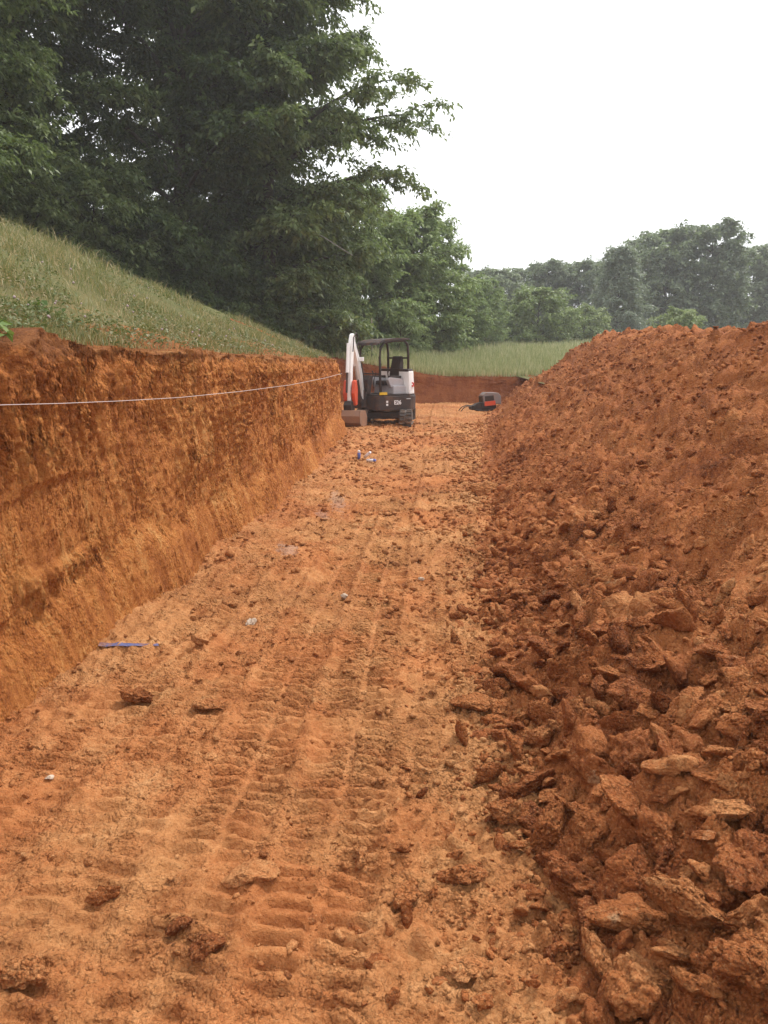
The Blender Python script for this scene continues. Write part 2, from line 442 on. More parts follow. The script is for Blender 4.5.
# ------------------------------------------------------------------ cut bank on the left and the bank at the end
def bank(name, path, nv, mat, seed, lip_of, toe=0.07, batter=0.08, amp=1.0, fine_from=None):
    path = np.array(path)
    seg = np.hypot(*np.diff(path, axis=0).T); S = np.concatenate([[0], np.cumsum(seg)])
    L = S[-1]
    out = []
    s_ = 0.0
    while s_ < L:
        out.append(s_)
        px = np.interp(s_, S, path[:, 0]); py = np.interp(s_, S, path[:, 1])
        s_ += max(0.012, 0.0035 * math.hypot(px, py)) if (fine_from is None or py > fine_from) else 0.12
    sv_ = np.array(out + [L])
    cx = np.interp(sv_, S, path[:, 0]); cy = np.interp(sv_, S, path[:, 1])
    k = 9
    tx = np.gradient(np.convolve(np.pad(cx, k, 'edge'), np.ones(2 * k + 1) / (2 * k + 1), 'valid'))
    ty = np.gradient(np.convolve(np.pad(cy, k, 'edge'), np.ones(2 * k + 1) / (2 * k + 1), 'valid'))
    ln = np.hypot(tx, ty); nx = ty / ln; ny = -tx / ln          # into the trench (right of travel)
    top = land(cx - 0.25 * nx, cy - 0.25 * ny) + lip_of(sv_, cy)
    tv = np.concatenate([np.linspace(-0.06, 1, nv), 1 + np.linspace(0.012, 0.35, 14)])
    T, Sg = np.meshgrid(tv, sv_)
    face = np.clip(T, -0.1, 1)
    zz = face * top[:, None]
    over = np.clip(T - 1, 0, 1)
    # outward offset: toe, batter, grooves, crumbs
    g = Sg * 1.0 + 0.12 * zz + 0.12 * fbm(Sg * 1.3, zz * 1.1, 2, seed + 80)
    ledge = 0.36 + 0.17 * fbm(Sg * 0.6, 0 * Sg, 3, seed + 70)
    ledge = np.clip(ledge, 0.1, 0.7)
    toe = toe * np.clip(0.95 + 0.8 * fbm(Sg * 0.5, 0 * Sg + 3, 2, seed + 72), 0.55, 1.4)
    low = sstep(ledge + 0.1, ledge - 0.06, zz + 0.06 * fbm(Sg * 4, zz * 4, 2, seed + 74))
    off = toe * low * (1 + 0.9 * np.clip(1 - zz / ledge, 0, 1)) - batter * face
    grooves = 0.022 * ridged(g * 7, zz * 0.55, 3, seed, 0.65) + 0.026 * fbm(g * 19, zz * 1.1, 3, seed + 4, 0.7)
    rough = 0.02 * fbm(Sg * 2.2, zz * 1.2, 4, seed + 8, 0.55) + 0.014 * ridged(g * 11, zz * 4, 3, seed + 12, 0.65)
    d1, v1 = cells(Sg * 6, zz * 6, seed + 3)
    chunk = 0.05 * np.clip(0.5 - d1, 0, 1) * (v1 - 0.35)
    up = sstep(0.45, 0.95, face)
    patch = np.clip(0.95 + 1.2 * fbm(Sg * 0.8, zz * 1.4, 2, seed + 82), 0.35, 1.9)
    off += amp * (1 - 0.5 * low) * (patch * grooves * (0.8 + 0.5 * up) + 1.6 * rough * (0.6 + 0.6 * up) + 1.4 * chunk * (0.4 + up))
    off += amp * 0.06 * fbm(Sg * 0.7, zz * 0.7, 2, seed + 31)
    # smooth bucket scoops low on the face
    sc_ = sstep(0.15, -0.15, np.hypot((Sg - 8.0) / 0.75, (zz - 0.78) / 0.24) - 1) if fine_from is not None else 0
    off = off * (1 - 0.5 * sc_) - 0.012 * sc_
    tcl = sstep(0.9, 1.0, face)
    off -= 0.06 * tcl * (1 + fbm(Sg * 3, 0 * Sg, 2, seed + 40))
    back = over * 2.6
    zz = zz + sstep(0, 0.1, over) * 0.03 * fbm(Sg * 4, back * 4, 3, seed + 50)
    A = off - back
    PX = cx[:, None] + nx[:, None] * A; PY = cy[:, None] + ny[:, None] * A
    lt = land(PX, PY) + 0.02 - 0.12 * sstep(0.3, 0.35, over)
    zz = np.where(over > 0, zz * (1 - sstep(0.0, 0.22, over)) + lt * sstep(0.0, 0.22, over), zz)
    me = mesh_np(name, np.stack([PX, PY, zz], -1).reshape(-1, 3), grid_faces(len(sv_), len(tv)), True)
    o = tag(link(name, me, mat), kind='structure')
    return o, PX, PY, zz, nx, ny, cy
yy = np.linspace(-4, Y_CORNER - 0.5, 40)
wp_ = [(float(wall_x(y)), float(y)) for y in yy]
cx0 = wp_[-1][0]
wp_ += [(cx0 - 0.5 + 0.5 * math.cos(a), Y_CORNER - 0.5 + 0.5 * math.sin(a)) for a in np.linspace(0.1, math.pi / 2, 10)]
wp_ += [(X_NOTCH, Y_CORNER + 0.05)]
def lipf(s_, y):
    p = on_ground(50, 640).y
    return 0.05 * fbm(y * 1.6, 0 * y, 3, 14) + 0.03 * fbm(y * 6, 0 * y, 2, 15) + 0.14 * np.exp(-((y - 4.15) / 0.22) ** 2) - 0.02
cb, BX, BY, BZ, bnx, bny, bcy = bank('cut_bank', wp_, 170, M['wall'], 100, lipf, fine_from=2.0)
bp_ = [(X_NOTCH, Y_CORNER)] + [(X_NOTCH, y) for y in np.linspace(18, Y_BACK - 0.8, 12)]
bp_ += [(X_NOTCH + 0.8 - 0.8 * math.cos(a), Y_BACK - 0.8 + 0.8 * math.sin(a)) for a in np.linspace(0.1, math.pi / 2, 8)] + [(x, Y_BACK + 0.15 * math.sin(x * 1.3)) for x in np.linspace(-3.6, 4, 30)]
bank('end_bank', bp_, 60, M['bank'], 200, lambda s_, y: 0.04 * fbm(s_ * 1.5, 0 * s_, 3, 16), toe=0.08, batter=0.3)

# ------------------------------------------------------------------ spoil heap
def crest_z(y): return 1.60 + 0.033 * np.clip(y, 0, 26) + 0.09 * fbm(y * 0.35, 0 * y, 2, 301) + 0.07 * fbm(y * 1.3, 0 * y, 3, 307)
def crest_x(y): return 4.15 + 0.75 * sstep(14, 21, y) + 0.25 * fbm(y * 0.2, 0 * y + 4, 2, 302)
def heap_base(x, y):
    xf = foot_x(y) + 0.12 * fbm(y * 0.8, 0 * y, 3, 305); xc = crest_x(y)
    t = (x - xf) / (xc - xf)
    g = np.where(t < 1, 1.1 * t - 0.12 * np.clip(t, 0, 1) * (1 - np.clip(t, 0, 1)) * 2, 1.1)
    g = 1.0 - 0.06 * np.log1p(np.exp(np.clip((1.0 - g) / 0.06, -40, 40)))      # rounded crest
    z = crest_z(y) * g
    z = np.where(t > 1.15, z - 0.55 * (t - 1.15) * (xc - xf), z)
    e = (27.6 - y + 0.5 * fbm(x * 0.7, 0 * x, 2, 303)) * 0.62
    z = np.minimum(z, e)
    return np.where(t < 0, t * (xc - xf) * 0.6, z), t
def heap_z(x, y, fine=True):
    z, t = heap_base(x, y)
    on = sstep(0.0, 0.14, t)
    z = z + on * (0.17 * fbm(x * 0.9 + 0.3 * y, y * 0.7, 3, 310) + 0.06 * ridged(x * 1.6 + y * 0.5, y * 1.3, 2, 312) + 0.05 * ridged(x * 3.1 + y * 0.9, y * 2.6, 2, 318))
    if fine:
        d1, v1 = cells(x * 4.5, y * 4.5, 12); d2, v2 = cells(x * 11, y * 11, 13)
        z = z + sstep(-0.05, 0.1, t) * (0.16 * np.clip(0.5 - d1, 0, 1) * (v1 - 0.3) + 0.09 * np.clip(0.5 - d2, 0, 1) * (v2 - 0.2)
                 + 0.07 * fbm(x * 4.6, y * 4.6, 4, 314, 0.64) + 0.016 * fbm(x * 25, y * 25, 2, 316))
    return z
hy = [0.9]
while hy[-1] < 28.5: hy.append(hy[-1] * 1.0062 + 0.002)
hy = np.concatenate([np.arange(-3, 0.88, 0.06), np.array(hy)])
hx = np.concatenate([np.linspace(-0.35, 3.2, 200), geo(3.22, 9.5, 0.018, 1.035)])
X, Y = np.meshgrid(hx, hy)
Z = heap_z(X, Y)
heap = link('spoil_heap', mesh_np('spoil_heap', np.stack([X, Y, Z], -1).reshape(-1, 3), grid_faces(len(hy), len(hx)), True), M['heap'])
tag(heap, kind='structure')

# ------------------------------------------------------------------ clods
def icos(sub):
    bm = bmesh.new(); bmesh.ops.create_icosphere(bm, subdivisions=sub, radius=1.0)
    V = np.array([v.co[:] for v in bm.verts]); F = np.array([[v.index for v in f.verts] for f in bm.faces]); bm.free()
    return V, F
ICO = {k: icos(k) for k in (1, 2, 3, 4, 5)}
def crumbs3(P, seed):
    """distance to scattered points in space: rounded crumbs baked together"""
    c = np.floor(P).astype(np.int64); best = np.full(len(P), 9.0)
    for ox in (-1, 0, 1):
        for oy in (-1, 0, 1):
            for oz in (-1, 0, 1):
                q = c + np.array([ox, oy, oz])
                h = _h(q[:, 0] * 7 + q[:, 2] * 131, q[:, 1] * 5 + q[:, 2] * 57, seed)
                d = np.stack([q[:, 0] + (h & 0x3FF) / 1024 - P[:, 0], q[:, 1] + ((h >> 10) & 0x3FF) / 1024 - P[:, 1], q[:, 2] + ((h >> 20) & 0x3FF) / 1024 - P[:, 2]], 1)
                best = np.minimum(best, np.einsum('ij,ij->i', d, d))
    return np.sqrt(best)
def clod_verts(sub, seed, rough=1.0):
    r = np.random.default_rng(seed)
    slab = r.random() < 0.35
    V, F = ICO[sub]; V = V.copy()
    for k in range(r.integers(7, 12)):
        n = r.normal(size=3); n /= np.linalg.norm(n)
        d = r.uniform(0.45, 0.85)
        e = V @ n - d
        V -= np.clip(e, 0, None)[:, None] * n * 0.93
    V *= np.array([1.0, r.uniform(0.55, 0.85), r.uniform(0.3, 0.45)]) if slab else np.array([1.0, r.uniform(0.6, 0.9), r.uniform(0.4, 0.7)])
    rough = rough * (0.75 if slab else 1.05)
    N = V / np.linalg.norm(V, axis=1, keepdims=True)
    q = V * 1.9 + seed * 3.7
    dis = 0.16 * noise3(q, seed) + 0.09 * noise3(q * 2.3, seed + 1)
    if sub >= 3: dis = dis + 0.06 * noise3(q * 5, seed + 2) - 0.16 * (crumbs3(q * 1.6, seed) - 0.5)
    if sub >= 4: dis = dis + 0.03 * noise3(q * 11, seed + 3) - 0.09 * (crumbs3(q * 4.0, seed + 1) - 0.5) - 0.045 * (crumbs3(q * 9.0, seed + 2) - 0.5)
    if sub >= 5: dis = dis + 0.016 * noise3(q * 23, seed + 4)
    V = V + N * (dis * rough)[:, None]
    V /= np.abs(V).max()
    return V, F
PROT = []
for k in range(18):
    V, F = clod_verts(5 if k < 4 else 4, 500 + k * 13)
    if k < 4:
        pass
    PROT.append(mesh_np('clod', V, F, True))
for me in PROT: me.materials.append(M['clod'])
CAMP = np.array([0, 0, CAM_H])
def rotmats(n, r, flat=0.6):
    a = r.uniform(0, 2 * np.pi, n); tx = r.normal(0, flat, n); ty = r.normal(0, flat, n)
    ca, sa = np.cos(a), np.sin(a); cb, sb = np.cos(tx), np.sin(tx); cc, sc2 = np.cos(ty), np.sin(ty)
    Rz = np.zeros((n, 3, 3)); Rz[:, 0, 0] = ca; Rz[:, 0, 1] = -sa; Rz[:, 1, 0] = sa; Rz[:, 1, 1] = ca; Rz[:, 2, 2] = 1
    Rx = np.zeros((n, 3, 3)); Rx[:, 0, 0] = 1; Rx[:, 1, 1] = cb; Rx[:, 1, 2] = -sb; Rx[:, 2, 1] = sb; Rx[:, 2, 2] = cb
    Ry = np.zeros((n, 3, 3)); Ry[:, 1, 1] = 1; Ry[:, 0, 0] = cc; Ry[:, 0, 2] = sc2; Ry[:, 2, 0] = -sc2; Ry[:, 2, 2] = cc
    return Ry @ Rx @ Rz
def merged(name, P, size, sub, mat, parent, seed, flat=0.6, nproto=10, stretch=(1, 1, 1)):
    r = np.random.default_rng(seed)
    prot = [clod_verts(sub, 900 + 31 * k + seed, 1.0) for k in range(nproto)]
    F0 = prot[0][1]; nv = len(prot[0][0])
    A = np.stack([p[0] for p in prot])
    idx = r.integers(0, nproto, len(P))
    Rm = rotmats(len(P), r, flat)
    V = np.einsum('nij,nvj->nvi', Rm, A[idx]) * np.array(stretch) * size[:, None, None] + P[:, None, :]
    F = (F0[None] + (np.arange(len(P)) * nv)[:, None, None]).reshape(-1, 3)
    o = link(name, mesh_np(name, V.reshape(-1, 3), F, sub > 2), mat, parent)
    o['kind'] = 'stuff'
    return o

# chips and crumbs left standing on the cut face
r = np.random.default_rng(15)
n = 8000
ok = np.where((bcy > 2.6) & (bcy < Y_CORNER - 0.3))[0]
ri = ok[r.integers(0, len(ok), n)]; ci = np.clip((r.random(n) ** 0.75 * 174).astype(int), 6, 173)
bx_, by_, bz_ = BX[ri, ci], BY[ri, ci], BZ[ri, ci]
sz = np.clip(np.exp(r.normal(math.log(0.0019), 0.5, n)) * np.hypot(bx_, by_), 0.004, 0.03)
kp = (fbm(by_ * 1.4, bz_ * 1.6, 3, 611) > -0.1) & ((bz_ > 0.5) | (r.random(n) < 0.15))
merged('bank_chips', np.stack([bx_, by_, bz_], 1)[kp], sz[kp], 1, M['wall'], cb, 47, 1.2, stretch=(0.45, 0.5, 1.9))

# candidates on the heap: coarse at the foot, finer up the slope
r = np.random.default_rng(5)
def try_place(n, ysamp, tfun, sizefun, keep, tight=0.62):
    out = list(keep); pts = np.array([(a, b, c) for a, b, c in out]) if out else np.zeros((0, 3))
    yc = ysamp(n); tc = tfun(n, yc); sc_ = sizefun(n, yc, tc)
    order = np.argsort(-sc_)
    buf = np.zeros((len(out) + n, 3)); buf[:len(out)] = pts; m = len(out)
    for i in order:
        y = yc[i]; x = foot_x(y) + tc[i]
        s0 = sc_[i]
        if m:
            d2 = (buf[:m, 0] - x) ** 2 + (buf[:m, 1] - y) ** 2
            if (d2 < (tight * (buf[:m, 2] + s0)) ** 2).any(): continue
        buf[m] = (x, y, s0); m += 1
    return [tuple(v) for v in buf[:m]]
big = try_place(7000, lambda n: np.exp(r.uniform(math.log(1.1), math.log(11), n)),
                lambda n, y: np.abs(r.gamma(1.35, 0.42, n)) - 0.16 + 0.2 * r.random(n) - np.where(r.random(n) < 0.1, 0.7 * r.random(n), 0.0),
                lambda n, y, t: np.clip(np.exp(r.normal(math.log(0.03), 0.68, n)), 0.012, 0.12) * np.interp(t, [-0.3, 0.1, 0.8, 1.3, 2.2], [0.5, 0.9, 1, 0.6, 0.42]) * np.interp(y, [2, 4.5, 7, 11], [1.08, 1.0, 0.75, 0.5]), [], 0.5)
big = np.array(big)
big = big[(big[:, 0] < crest_x(big[:, 1]) + 0.2)]
bz = heap_z(big[:, 0], big[:, 1])
dist = np.hypot(np.hypot(big[:, 0], big[:, 1]), CAM_H - bz)
pxs = big[:, 2] / dist
bt = big[:, 0] - foot_x(big[:, 1])
fz = floor_z(big[:, 0], big[:, 1])
bz = np.maximum(bz, fz)
# only what the picture shows counts as one of the 300 largest
ang = big[:, 0] / np.maximum(big[:, 1], 0.2)
inview = (ang < 0.56) & (big[:, 1] > 1.45)
score = np.where(inview, pxs, -1)
order = np.argsort(-score)
top = order[:300]; rest = order[300:]
for q, i in enumerate(top):
    x, y, s0 = big[i]
    me = PROT[q % 4] if (q < 24) else PROT[4 + (i * 7) % 14]
    o = link('clod', me, None, heap, (x, y, bz[i] + s0 * 0.16))
    k = rnd.uniform(0.85, 1.2)
    o.scale = (s0 * 1.15 * k, s0 * 1.15, s0 * 1.15 * rnd.uniform(0.75, 1.2))
    o.rotation_euler = (rnd.gauss(0, 0.6), rnd.gauss(0, 0.6) + 0.25, rnd.uniform(0, 6.28))
Pm = np.stack([big[rest, 0], big[rest, 1], bz[rest] + 0.08 * big[rest, 2]], 1)
lg = pxs[rest] * FPX > 6.5
merged('smaller_clods', Pm[lg], big[rest, 2][lg] * 1.1, 3, M['clods'], heap, 41)
merged('smaller_clods', Pm[~lg], big[rest, 2][~lg] * 1.1, 2, M['clods'], heap, 44)
n = 15000
yc = np.exp(1.2 ** 0 * (math.log(1.2) + r.random(n) ** 1.5 * (math.log(26) - math.log(1.2)))); tc = r.random(n) ** 0.8 * (crest_x(yc) - foot_x(yc) + 0.15) - 0.3
xc_ = foot_x(yc) + tc
sz = np.clip(np.exp(r.normal(math.log(0.0027), 0.55, n)) * np.hypot(yc, 1.5), 0.004, 0.05)
zc = np.maximum(heap_z(xc_, yc), floor_z(xc_, yc))
hb = sz / np.hypot(np.hypot(xc_, yc), 1.5) * FPX > 3.6
PP = np.stack([xc_, yc, zc + 0.15 * sz], 1)
merged('heap_crumbs', PP[hb], sz[hb], 2, M['clods'], heap, 42)
merged('heap_crumbs', PP[~hb], sz[~hb], 1, M['clods'], heap, 45)
# crumbs trodden over the trench floor
n = 17000
yc = np.exp(r.uniform(math.log(1.3), math.log(20), n))
lo = wall_x(yc) + 0.1; hi = foot_x(yc) + 0.1
u = np.where(r.random(n) < 0.6, r.random(n), 1 - np.abs(r.normal(0, 0.16, n)))
xc_ = lo + np.clip(u, 0, 1) * (hi - lo)
sz = np.clip(np.exp(r.normal(math.log(0.0019), 0.65, n)) * np.hypot(yc, 1.5), 0.0015, 0.055)
clump = fbm(xc_ * 1.6, yc * 1.2, 3, 401)
kp = (clump > 0.0) | (r.random(n) < 0.25)
xc_, yc, sz = xc_[kp], yc[kp], sz[kp]
merged('floor_crumbs', np.stack([xc_, yc, floor_z(xc_, yc) + 0.1 * sz], 1), sz, 1, M['crumb'], floor, 43, 0.3)

CLODS = [  # px, py (where it sits), half width m factor in px, height ratio, turn, label
    (487, 500, 19, 0.62, 0.1, 'dark red-brown lone clod at heap foot, halfway to the excavator'),
    (459, 679, 12, 0.9, 0.4, 'rounded red clod sitting on smooth floor just left of heap foot'),
    (472, 716, 22, 0.45, 0.2, 'flat broken slab of clay lying below the rounded red clod'),
    (504, 686, 14, 0.6, 2.0, 'angular clod at the very edge of the heap, right of the rounded red clod'),
    (512, 832, 27, 0.55, 0.3, 'broad flat clod at the spoil heap edge in right foreground'),
    (467, 893, 20, 0.6, 0.2, 'lone clod in right foreground, below the broad flat clod'),
    (402, 792, 13, 0.7, 1.1, 'small dark wedge-shaped clod right of the strongest track print'),
    (246, 902, 28, 0.45, 0.05, 'long low clod lying crosswise in the centre-left foreground'),
    (135, 709, 18, 0.55, 0.2, 'squat clod near the cut bank, below the blue line'),
    (205, 718, 17, 0.35, 0.1, 'thin dark flake of clay right of the squat clod'),
    (100, 912, 15, 0.7, 0.6, 'knobbly clod on the ridged ground at lower left'),
    (203, 975, 19, 0.65, 0.8, 'brown clod at bottom edge, below the long low clod'),
    (20, 1000, 24, 0.6, 0.1, 'angular clod in the bottom left corner of the floor'),
    (177, 950, 13, 0.8, 0.9, 'small clod between the long low clod and the bottom left corner'),
    (361, 872, 17, 1.0, 1.5, 'upright crusty clod beside the track print in foreground centre'),
    (405, 915, 17, 0.7, 0.5, 'cracked clod in foreground centre, right of the upright crusty one'),
    (198, 651, 10, 0.8, 0.2, 'dark round clod just right of the blue line'),
    (466, 985, 24, 0.35, 0.1, 'flat trodden clod at bottom centre right'),
]
for q, (px, py, hw, hr, turn, lab) in enumerate(CLODS):
    p = on_ground(px, py)
    d = (p - Vector((0, 0, CAM_H))).length
    s0 = hw / FPX * d
    me = PROT[q % 4].copy() if hw > 17 else PROT[4 + q % 14].copy()
    me.materials.clear(); me.materials.append(M['clodfloor'] if 'clodfloor' in M else M['clod'])
    z = float(floor_z(np.array([p.x]), np.array([p.y + s0 * 0.5]))[0])
    o = link('clay_clod', me, None, None, (p.x, p.y + s0 * 0.5, z + s0 * hr * 0.5))
    zs = max(abs(v.co.z) for v in me.vertices)
    o.scale = (s0, s0 * 0.85, s0 * hr * 0.75 / zs)
    o.rotation_euler = (rnd.gauss(0, 0.08), rnd.gauss(0, 0.08), turn)
    tag(o, lab, 'clod', 'loose clods lying on the trench floor')
s = NT('pale_stone'); g = s.node('NewGeometry'); s.principled(s.ramp(s.noise(g.outputs['Position'], 30, 4), [(0.3, (0.34, 0.24, 0.17)), (0.7, (0.5, 0.4, 0.31))]), 0.9); M['stone'] = s.m
for q, (px, py, hw, lab) in enumerate([(251, 625, 6, 'small whitish stone on the floor right of the blue line'),
                                       (345, 599, 5, 'small yellowish stone on the floor in mid trench'),
                                       (50, 782, 4, 'tiny white pebble on the floor at left, below the squat clod'),
                                       (421, 583, 4, 'tiny pale pebble on the floor in mid trench, nearest the heap')]):
    p = on_ground(px, py); d = (p - Vector((0, 0, CAM_H))).length; s0 = hw / FPX * d
    me = PROT[5 + q].copy(); me.materials.clear(); me.materials.append(M['stone'])
    o = link('stone', me, None, None, (p.x, p.y, float(floor_z(np.array([p.x]), np.array([p.y]))[0]) + s0 * 0.35)); o.scale = (s0, s0, s0 * 1.2)
    o.rotation_euler = (0, 0, q)
    tag(o, lab, 'stone')

# ------------------------------------------------------------------ solids for made things
def build(name, bm, mat, parent, bevel=0.0, smooth=False):
    if bevel:
        bmesh.ops.bevel(bm, geom=list(bm.edges), offset=bevel, segments=2, profile=0.6, affect='EDGES', clamp_overlap=True)
    bmesh.ops.recalc_face_normals(bm, faces=bm.faces)
    me = bpy.data.meshes.new(name); bm.to_mesh(me); bm.free()
    if smooth:
        for p in me.polygons: p.use_smooth = True
    return link(name, me, mat, parent)
class Frame:
    """a forward, b to the left, z up; origin o"""
    def __init__(s, f, o=(0, 0, 0)):
        s.f = Vector((f[0], f[1], 0)).normalized(); s.l = Vector((-s.f.y, s.f.x, 0)); s.o = Vector(o)
    def __call__(s, a, b, z): return s.o + s.f * a + s.l * b + Vector((0, 0, z))
def box(fr, a, b, z, bm=None):
    bm = bm or bmesh.new()
    v = [bm.verts.new(fr(i, j, k)) for i in a for j in b for k in z]
    for q in ((0, 1, 3, 2), (4, 6, 7, 5), (0, 4, 5, 1), (2, 3, 7, 6), (0, 2, 6, 4), (1, 5, 7, 3)):
        bm.faces.new([v[i] for i in q])
    return bm
def prism(fr, pts, b0, b1, bm=None):
    """side outline in (a, z), from b0 to b1"""
    bm = bm or bmesh.new()
    A = [bm.verts.new(fr(a, b0, z)) for a, z in pts]; B = [bm.verts.new(fr(a, b1, z)) for a, z in pts]
    n = len(pts)
    bm.faces.new(A); bm.faces.new(B[::-1])
    for i in range(n): bm.faces.new((A[i], B[i], B[(i + 1) % n], A[(i + 1) % n]))
    return bm
def plan(fr, pts, z0, z1, bm=None, taper=1.0):
    bm = bm or bmesh.new()
    A = [bm.verts.new(fr(a, b, z0)) for a, b in pts]; B = [bm.verts.new(fr(a * taper, b * taper, z1)) for a, b in pts]
    n = len(pts)
    bm.faces.new(A); bm.faces.new(B[::-1])
    for i in range(n): bm.faces.new((A[i], B[i], B[(i + 1) % n], A[(i + 1) % n]))
    return bm
def tube(pts, rad, n=8, bm=None, caps=True):
    bm = bm or bmesh.new()
    pts = [Vector(p) for p in pts]; rings = []
    up = Vector((0.13, 0.21, 0.97)).normalized()
    for i, p in enumerate(pts):
        d = (pts[min(i + 1, len(pts) - 1)] - pts[max(i - 1, 0)]).normalized()
        u = d.cross(up)
        if u.length < 0.05: u = d.cross(Vector((1, 0, 0)))
        u.normalize(); v = d.cross(u)
        rr = rad[i] if isinstance(rad, (list, tuple)) else rad
        rings.append([bm.verts.new(p + (u * math.cos(2 * math.pi * k / n) + v * math.sin(2 * math.pi * k / n)) * rr) for k in range(n)])
    for a, b in zip(rings, rings[1:]):
        for k in range(n): bm.faces.new((a[k], a[(k + 1) % n], b[(k + 1) % n], b[k]))
    if caps: bm.faces.new(rings[0][::-1]); bm.faces.new(rings[-1])
    return bm
def disc(c, axis, r0, wd, n=20, bm=None):
    c = Vector(c); axis = Vector(axis).normalized()
    return tube([c - axis * wd / 2, c + axis * wd / 2], r0, n, bm)
def text_part(name, txt, size, pos, xdir, zdir, mat, parent, depth=0.004, bold=0.0):
    cu = bpy.data.curves.new(name, 'FONT'); cu.body = txt; cu.size = size; cu.extrude = depth; cu.offset = bold
    cu.align_x = 'CENTER'; cu.align_y = 'CENTER'
    t = bpy.data.objects.new(name, cu); col.objects.link(t)
    dg = bpy.context.evaluated_depsgraph_get()
    me = bpy.data.meshes.new_from_object(t.evaluated_get(dg)); bpy.data.objects.remove(t)
    x = Vector(xdir).normalized(); y = Vector(zdir).normalized(); n = x.cross(y)
    m = Matrix((x, y, n)).transposed().to_4x4(); m.translation = Vector(pos)
    me.transform(m); me.materials.clear()
    return link(name, me, mat, parent)

# ------------------------------------------------------------------ mini excavator
EX = Vector((-1.66, 19.7, 0.0)); EX.z = float(floor_z(np.array([EX.x]), np.array([18.9]))[0]) - 0.01
ex = empty('mini_excavator', EX)
tag(ex, 'white and charcoal mini excavator with open canopy, parked at the end of the trench', 'excavator')
U = Frame((0, -1))
def track(side):
    c = 0.56 * side; rr = 0.2; L = 0.72
    path = [(L + rr * math.sin(a), rr + 0.03 + rr * -math.cos(a)) for a in np.linspace(0, math.pi, 14)]
    path += [(-L - rr * math.sin(a), rr + 0.03 + rr * math.cos(a)) for a in np.linspace(0, math.pi, 14)]
    bm = bmesh.new()
    n = len(path); o_ = []; i_ = []
    for a, z in path:
        ca = max(-L, min(L, a)); d = Vector((a - ca, z - rr - 0.03)); d.normalize()
        ii = (ca + d.x * (rr - 0.035), rr + 0.03 + d.y * (rr - 0.035))
        o_.append([bm.verts.new(U(a, c + b, z)) for b in (-0.15, 0.15)]); i_.append([bm.verts.new(U(ii[0], c + b, ii[1])) for b in (-0.15, 0.15)])
    for k in range(n):
        j = (k + 1) % n
        bm.faces.new((o_[k][0], o_[k][1], o_[j][1], o_[j][0])); bm.faces.new((i_[k][0], i_[j][0], i_[j][1], i_[k][1]))
        for e in (0, 1): bm.faces.new((o_[k][e], o_[j][e], i_[j][e], i_[k][e]))
    # lugs: bars across the belt
    seg = [0]; pp = path + [path[0]]
    for (a0, z0), (a1, z1) in zip(pp, pp[1:]): seg.append(seg[-1] + math.hypot(a1 - a0, z1 - z0))
    tot = seg[-1]; nl = 42
    for q in range(nl):
        s0 = tot * q / nl
        a = float(np.interp(s0, seg, [p[0] for p in pp])); z = float(np.interp(s0, seg, [p[1] for p in pp]))
        a2 = float(np.interp((s0 + 0.01) % tot, seg, [p[0] for p in pp])); z2 = float(np.interp((s0 + 0.01) % tot, seg, [p[1] for p in pp]))
        t = Vector((a2 - a, z2 - z)); t.normalize(); nn = Vector((t.y, -t.x))
        ca = max(-L, min(L, a))
        if nn.dot(Vector((a - ca, z - rr - 0.03))) < 0: nn = -nn
        for b0, b1, sh in ((-0.148, -0.02, 0.0), (0.02, 0.148, 0.035)):
            cx_, cz_ = a + t.x * sh, z + t.y * sh
            v = []
            for hgt, hw in ((-0.005, 0.024), (0.026, 0.014)):
                for e in (-1, 1):
                    for b in (b0, b1):
                        v.append(bm.verts.new(U(cx_ + t.x * hw * e + nn.x * hgt, c + b, cz_ + t.y * hw * e + nn.y * hgt)))
            for f in ((4, 5, 7, 6), (0, 1, 5, 4), (2, 6, 7, 3), (0, 4, 6, 2), (1, 3, 7, 5)): bm.faces.new([v[i] for i in f])
    tr = build('track', bm, M['rubber'], ex)
    build('track_frame', box(U, (-0.6, 0.6), (c - 0.09, c + 0.09), (0.14, 0.32)), M['dark'], tr, 0.02)
    build('sprocket', disc(U(-L, c, rr + 0.03), U.l, 0.15, 0.2), M['steel'], tr)
    build('idler', disc(U(L, c, rr + 0.03), U.l, 0.15, 0.2), M['dark'], tr)
    for a in (-0.36, 0, 0.36): build('roller', disc(U(a, c, 0.115), U.l, 0.06, 0.2, 14), M['dark'], tr)
for sd_ in (-1, 1): track(sd_)
build('undercarriage', box(U, (-0.42, 0.42), (-0.47, 0.47), (0.2, 0.38)), M['dark'], ex, 0.03)
build('slew_ring', disc((0, 0, 0.41), (0, 0, 1), 0.34, 0.1, 28), M['steel'], ex)
bl = prism(U, [(-1.35, 0.05), (-1.3, 0.04), (-1.24, 0.2), (-1.3, 0.37), (-1.36, 0.37), (-1.3, 0.2)], -0.72, 0.72)
bl = build('dozer_blade', bl, M['dark'], ex, 0.008)
for b in (-0.3, 0.3): build('blade_arm', box(U, (-1.27, -0.4), (b - 0.04, b + 0.04), (0.2, 0.3)), M['dark'], bl, 0.01)
TH = R(40)
Hf = Frame((-math.cos(TH), -math.sin(TH)))
outline = [(0.66, 0.6), (0.70, 0.5), (0.70, -0.56), (0.62, -0.66), (-0.2, -0.72)] + \
          [(0.05 + 0.83 * math.cos(a), 0.78 * math.sin(a)) for a in np.linspace(R(248), R(112), 14)] + [(-0.2, 0.72), (0.55, 0.66)]
house = build('body', plan(Hf, outline, 0.44, 0.80), M['dark'], ex, 0.025)
build('deck_plate', plan(Hf, [(a * 0.97, b * 0.97) for a, b in outline], 0.797, 0.83), M['black'], house)
